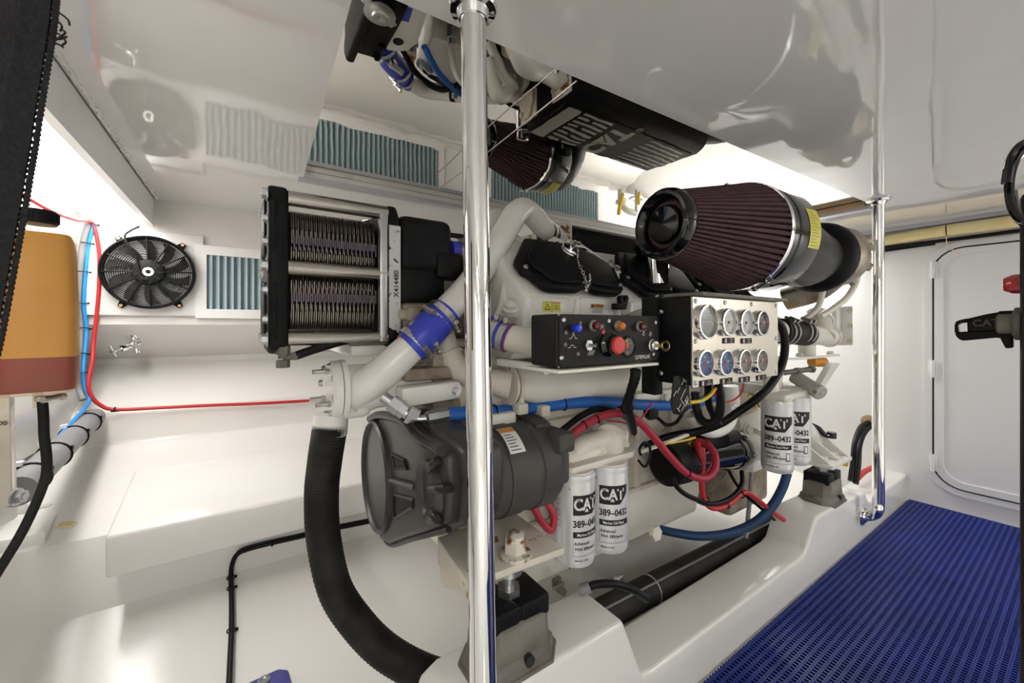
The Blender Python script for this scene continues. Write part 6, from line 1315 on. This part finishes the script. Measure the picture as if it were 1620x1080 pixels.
cp0, cp1 = T_(148, 660, 2.10), T_(26, 778, 1.22); b = B(); b.cyl(cp0, cp1, 0.040, seg=24); b.sphere(cp0, 0.040); t.part('conduit', b, 'grey')
for q in (0.12, 0.38, 0.64, 0.88): b = B(); b.torus(cp0.lerp(cp1, q), cp1 - cp0, 0.043, 0.003, 24, 6); p = cp0.lerp(cp1, q); b.box(p + V((0.04, 0, 0.02)), (0.014, 0.012, 0.012)); t.part('cable_tie', b, 'cable'); b = B(); b.box(p + V((-0.025, 0.0, 0.045)), (0.02, 0.025, 0.012)); t.part('tie_base', b, 'vinylw')
# black cable run clipped along the bed and down into the bilge
kb = [Y_(600, 822, 1.97), Y_(560, 830, 1.97), Y_(520, 838, 1.97), Y_(475, 849, 2.04), Y_(430, 859, 2.085), Y_(395, 868, 2.09), Y_(376, 876, 2.085), hull_hit(367, 890, 0.012), hull_hit(365, 915, 0.008), hull_hit(366, 950, 0.008), hull_hit(366, 1000, 0.008), hull_hit(364, 1045, 0.008), hull_hit(362, 1090, 0.008)]
b = B(); b.tube(kb, 0.0085, 10); b.tube([p + V((0.004, -0.002, 0.012)) for p in kb], 0.0045, 8); o = solid('bilge_cable', 'black clipped cable along the bed side and down to the bilge pump', 'cable', b, 'cable'); ties(o, [(kb[2], kb[3] - kb[2]), (kb[4], kb[5] - kb[4]), (kb[8], kb[9] - kb[8]), (kb[10], kb[11] - kb[10]), (kb[9].lerp(kb[8], 0.5), kb[9] - kb[8])], 0.013)
# bilge pump
p = hull_hit(412, 1088, 0.0) + V((0, 0, -0.05)); t = Thing('bilge_pump', 'blue bilge pump housing at the bottom of the bilge', 'pump', p)
b = B(); b.prism([p + V((-0.075, -0.06, 0.06)), p + V((-0.06, 0.035, 0.06)), p + V((0.06, 0.045, 0.06)), p + V((0.085, 0.02, 0.06)), p + V((0.08, -0.06, 0.06))], (0, 0, -0.075), 0.008); o = t.part('housing', b, 'pumpb'); b = B(); b.lathe([(0.018, 0), (0.018, 0.004), (0.012, 0.004), (0.010, 0.001)], p + V((0.012, 0.012, 0.060)), (0, 0, 1), 20); sub(o, 'screw_boss', b, 'zinc')
sp_ = [hull_hit(x, y, 0.002) for x, y in ((90, 834), (96, 827), (108, 826), (121, 826), (118, 832), (104, 834), (90, 834))]
b = B(); b.tube(sp_, 0.0028, 6, 3); b.tube([hull_hit(x, y, 0.002) for x, y in ((98, 831), (106, 829), (113, 830))], 0.003, 6, 3); solid('sealant_patch', 'ring of old yellowed sealant on the shelf edge by the post foot', 'sealant', b, 'foam')

# --- header bottle with coolant on the forward side
t_b = 0.98
def BT(px, py): return T_(px, py, t_b)
c = BT(60, 485); zb, zt_ = BT(60, 622).z, BT(60, 352).z; HB = zt_ - zb
mode('rigid', c)
t = Thing('coolant_bottle', 'translucent header bottle of amber and red coolant with black cap', 'bottle', (c.x, c.y, zb))
yaw = math.atan2(c.y, c.x) + PI / 2; Rz = Matrix.Rotation(yaw, 3, 'Z')
def sec(w, d, z, n=28):
    out = []
    for k in range(n):
        a = 2 * PI * k / n; x = math.copysign(abs(math.cos(a)) ** 0.45, math.cos(a)) * w; y = math.copysign(abs(math.sin(a)) ** 0.45, math.sin(a)) * d
        out.append(V((c.x, c.y, z)) + Rz @ V((x, y, 0)))
    return out
W0 = 0.062
def shell(s, za, zz): 
    out = []
    for q, w in ((0.0, 0.80), (0.012, 0.92), (0.03, 0.985), (0.06, 1.0), (0.5, 0.985), (0.80, 0.93), (0.90, 0.88), (0.945, 0.80), (0.97, 0.66), (0.985, 0.45), (1.0, 0.36)):
        if za - 1e-6 <= q <= zz + 1e-6: out.append(sec(W0 * w * s, 0.055 * w * s, zb + HB * q))
    return out
b = B(); b.loft(shell(1.0, 0, 1.0)); t.part('bottle', b, 'tank')
def cut(s, za, zz):
    qs = [0.0, 0.012, 0.03, 0.06, 0.5, 0.80, 0.90, 0.945, 0.97]; ws = [0.80, 0.92, 0.985, 1.0, 0.985, 0.93, 0.88, 0.80, 0.66]; out = []
    def wv(q):
        for i in range(len(qs) - 1):
            if qs[i] <= q <= qs[i + 1]: return ws[i] + (ws[i + 1] - ws[i]) * (q - qs[i]) / (qs[i + 1] - qs[i])
    for q in [za] + [q for q in qs if za < q < zz] + [zz]: out.append(sec(W0 * wv(q) * s, 0.055 * wv(q) * s, zb + HB * q))
    return out
b = B(); b.loft(cut(0.965, 0.215, 0.93)); t.part('amber_coolant', b, 'coolant'); b = B(); b.loft(cut(0.965, 0.02, 0.213)); t.part('red_coolant', b, 'coolred')
b = B(); kc = V((c.x, c.y, zt_)); n = 36; pts = []
b.lathe([(0.028, -0.004), (0.030, 0.0), (0.030, 0.022), (0.027, 0.026), (0, 0.027)], kc, (0, 0, 1), 36); cp_ = t.part('cap', b, 'blackm')
for k in range(24):
    a = 2 * PI * k / 24; b = B(); b.box(kc + V((0.0305 * math.cos(a), 0.0305 * math.sin(a), 0.011)), (0.003, 0.003, 0.02), Matrix.Rotation(a, 3, 'Z')); sub(cp_, 'ridge', b, 'blackm')
b = B(); b.cyl((c.x, c.y, zb + 0.004), (c.x, c.y, zb - 0.03), 0.008, seg=14); o = t.part('spout', b, 'tank'); clamp(o, BT(67, 630), (0, 0, 1), 0.0095, 0.010, (1, -0.5, 0))
mode()
hp_ = [BT(67, 632), BT(69, 660), BT(70, 690), BT(74, 725), BT(72, 755), T_(55, 800, 0.96), T_(30, 850, 0.94), T_(-10, 915, 0.92)]; 
b = B(); b.tube(hp_, 0.0085, 14); solid('drain_hose', 'black hose hanging from the bottom of the coolant bottle', 'hose', b, 'rubber')
# painted steel post and foot that carry the bottle
t = Thing('steel_post', 'white steel post with rust-stained foot under the coolant bottle', 'post', T_(30, 850, 1.45))
tp = 1.12
b = B(); a_, b_, c_, d_ = T_(-60, 560, tp), T_(16, 560, tp), T_(22, 800, tp), T_(-60, 815, tp); b.prism([a_, b_, c_, d_], V((-0.02, 0.05, 0)), 0.003); po = t.part('post', b, 'rusty')
b = B(); b.prism([T_(15, 628, tp - 0.01), T_(23, 628, tp + 0.02), T_(27, 788, tp + 0.02), T_(20, 790, tp - 0.01)], V((-0.012, 0.03, 0)), 0.002); sub(po, 'edge_bar', b, 'steel'); bolt(po, T_(25, 786, tp), (1, -0.3, 0), 0.016, 'zinc')
b = B(); put_text(b, 'oo', 0.020, T_(5, 668, tp - 0.003), V((CH, -SH, 0)), V((0, 0, 1))); sub(po, 'stamp', b, 'ink')
foot_t = 1.45; zf_ = 0.425
b = B(); q = [Z_(-30, 862, zf_ + 0.03), Z_(72, 840, zf_ + 0.03), Z_(98, 801, zf_ + 0.03), Z_(-20, 812, zf_ + 0.03)]; b.prism(q, (0, 0, -0.042), 0.003); ft = t.part('foot_plate', b, 'paintw'); bolt(ft, Z_(72, 806, zf_ + 0.03), (0, 0, 1), 0.018, 'paintw')
b = B(); b.prism([T_(22, 782, 1.42), T_(22, 815, 1.40), T_(50, 812, 1.55)], V((0.004, 0.012, 0)), 0.001); b.prism([T_(-40, 800, 1.2), T_(20, 785, 1.25), T_(22, 822, 1.4), T_(-40, 850, 1.4)], V((0.0, 0.03, 0.0)), 0.002); sub(ft, 'gusset', b, 'paintw')

# --- close to the lens: woven black sleeve hanging at the left, control box of the other engine at the right
edge = [(94, -25), (92, 0), (88, 40), (82, 80), (74, 130), (66, 180), (58, 235), (50, 280), (42, 330), (34, 375), (24, 430), (13, 490), (2, 545), (-12, 600)]
td = 0.40
t = Thing('woven_sleeve', 'black woven sleeve with frayed edge hanging close in the upper corner', 'sleeve', T_(0, 560, td))
b = B(); rows = []
ep2 = smooth_path([V((x, y, 0)) for x, y in edge], 3)
for p in ep2:
    rows.append([T_(p.x + dx, p.y, td + dz) for dx, dz in ((-9, 0.006), (-12, -0.004), (-60, -0.020), (-170, -0.02), (-170, 0.02), (-60, 0.024), (-12, 0.012))])
b.loft(rows); t.part('fabric', b, 'fabric')
b = B(); b.tube([T_(p.x - 2.0, p.y, td) for p in ep2], 0.0018, 8, sm=False); 
q = [T_(p.x - 2.0, p.y, td) for p in smooth_path([V((x, y, 0)) for x, y in edge], 14)]
for i in range(0, len(q) - 1, 2): b.sphere(q[i], 0.0024, seg=6)
t.part('edge_cord', b, 'fabric')
b = B(); rnd = random.Random(11)
for p in smooth_path([V((x, y, 0)) for x, y in edge], 5): b.tube([T_(p.x - 13, p.y, td), T_(p.x - 2, p.y + rnd.uniform(-2, 2), td)], 0.0017, 6, sm=False)
t.part('edge_stitches', b, 'fabric', stuff=True)
b = B()
for pts in ([(84, 30), (93, 35), (98, 42), (95, 50)], [(82, 48), (96, 56), (104, 66), (98, 72)], [(80, 55), (92, 62), (106, 58)], [(78, 66), (92, 70), (100, 75)], [(85, 20), (96, 22), (108, 32), (110, 40)], [(76, 70), (90, 62), (103, 52), (96, 46)]):
    b.tube([T_(x, y, td) for x, y in pts], 0.0008, 6)
t.part('frayed_thread', b, 'fabric')
# other engine's box, edge on
xq = 0.79
t = Thing('control_box', 'dark control box edge with black key and red lamp close at the right', 'control panel', (1.0, 0.0, 0.0))
b = B(); xr = 0.86; yr = Y_(1613, 500, 1).x
r_ = ray(1613, 500); kx = 0.80; ky = r_.y * kx / r_.x
mode('ortho', ky); b.box2((kx, ky - 0.12, 0.0), (kx + 0.07, ky, 1.30), 0.006); t.part('housing', b, 'blackm')
kp = lambda px, py: X_(px, py, 0.83)
fc3 = kp(1609, 515); fc3.y = ky
b = B(); b.lathe([(0.020, 0), (0.020, 0.005), (0.0155, 0.007), (0.0135, 0.008), (0.0135, 0.018), (0.010, 0.020)], V((0.83, ky, kp(1600, 512).z)), (0, 1, 0), 24); ks = t.part('key_switch', b, 'mount')
b = B(); k0 = [kp(x, y) for x, y in ((1511, 510), (1513, 507), (1560, 497), (1590, 493), (1592, 540), (1584, 540), (1578, 533), (1520, 538), (1514, 532), (1511, 526))]
hole_ = [kp(x, y) for x, y in ((1516, 516), (1520, 511), (1530, 511), (1531, 524), (1517, 526))]
# key head built as bars round its hole
bars = [[(1510, 511), (1514, 507), (1532, 503), (1532, 510), (1519, 511), (1516, 515)], [(1510, 511), (1516, 515), (1517, 526), (1510, 527)], [(1510, 527), (1517, 525), (1533, 524), (1592, 522), (1590, 536), (1578, 534), (1523, 539), (1515, 535)], [(1530, 504), (1560, 497), (1590, 492), (1594, 522), (1531, 525)], [(1580, 492), (1604, 491), (1604, 550), (1592, 551), (1584, 536)]]
for q in bars: b.prism([kp(x, y) + V((-0.006, 0, 0)) for x, y in q], (0.012, 0, 0), 0.0012, 1)
kk = sub(ks, 'key', b, mat('key_black', (0.004, 0.004, 0.004), 0.3, spec=0.2)); b = B(); put_text(b, 'CAT', 0.012, kp(1561, 511) + V((-0.0065, 0, 0)), V((0, -1, 0.06)), V((0, 0.0, 1)), 1.05); sub(ks, 'key_lettering', b, mat('key_grey', (0.05, 0.05, 0.05), 0.3))
b = B(); p = kp(1609, 449); b.lathe([(0.012, -0.004), (0.012, 0.004), (0.0115, 0.008), (0.008, 0.014), (0, 0.0155)], V((0.83, ky, p.z)), (0, 1, 0), 24); t.part('pilot_lamp', b, mat('lamp_red', (0.45, 0.01, 0.015), 0.1, coat=0.8))
b = B(); p = X_(1624, 285, 0.62); b.tube([p + V((0.0, 0.012 * math.cos(a), 0.035 * math.sin(a))) + V((0.002 * k, 0, 0)) for k, a in enumerate([2 * PI * j / 10 for j in range(21)])], 0.0035, 8, 3); b.tube([p + V((0.03, -0.01, 0)), p + V((0.1, -0.06, -0.15)), V((0.84, ky - 0.03, 1.295))], 0.0035, 8); t.part('coiled_lead', b, 'blackg')

# valve tree on the far side, seen in the mirror
t = Thing('stop_valve', 'small valve with yellow straps and handwheel far outboard, seen in the mirror', 'valve', (2.95, 2.62, 1.30))
b = B(); b.tube([(2.92, 2.62, 1.30), (2.92, 2.62, 1.42), (2.98, 2.60, 1.48), (3.08, 2.58, 1.50)], 0.03, 14); b.lathe([(0.05, 0), (0.05, 0.02)], (2.92, 2.62, 1.40), (0, 0, 1), 18); t.part('pipe', b, 'paint')
b = B(); b.torus((3.06, 2.56, 1.38), (0, 0, 1), 0.06, 0.010, 24, 8); b.cyl((3.06, 2.56, 1.30), (3.06, 2.56, 1.50), 0.014); t.part('handwheel', b, 'zinc')
for q in ([(2.86, 2.6, 1.54), (2.87, 2.59, 1.46), (2.90, 2.58, 1.36)], [(3.02, 2.5, 1.44), (3.03, 2.5, 1.34)]):
    b = B(); b.tube(q, 0.016, 8); t.part('strap', b, 'yellow')
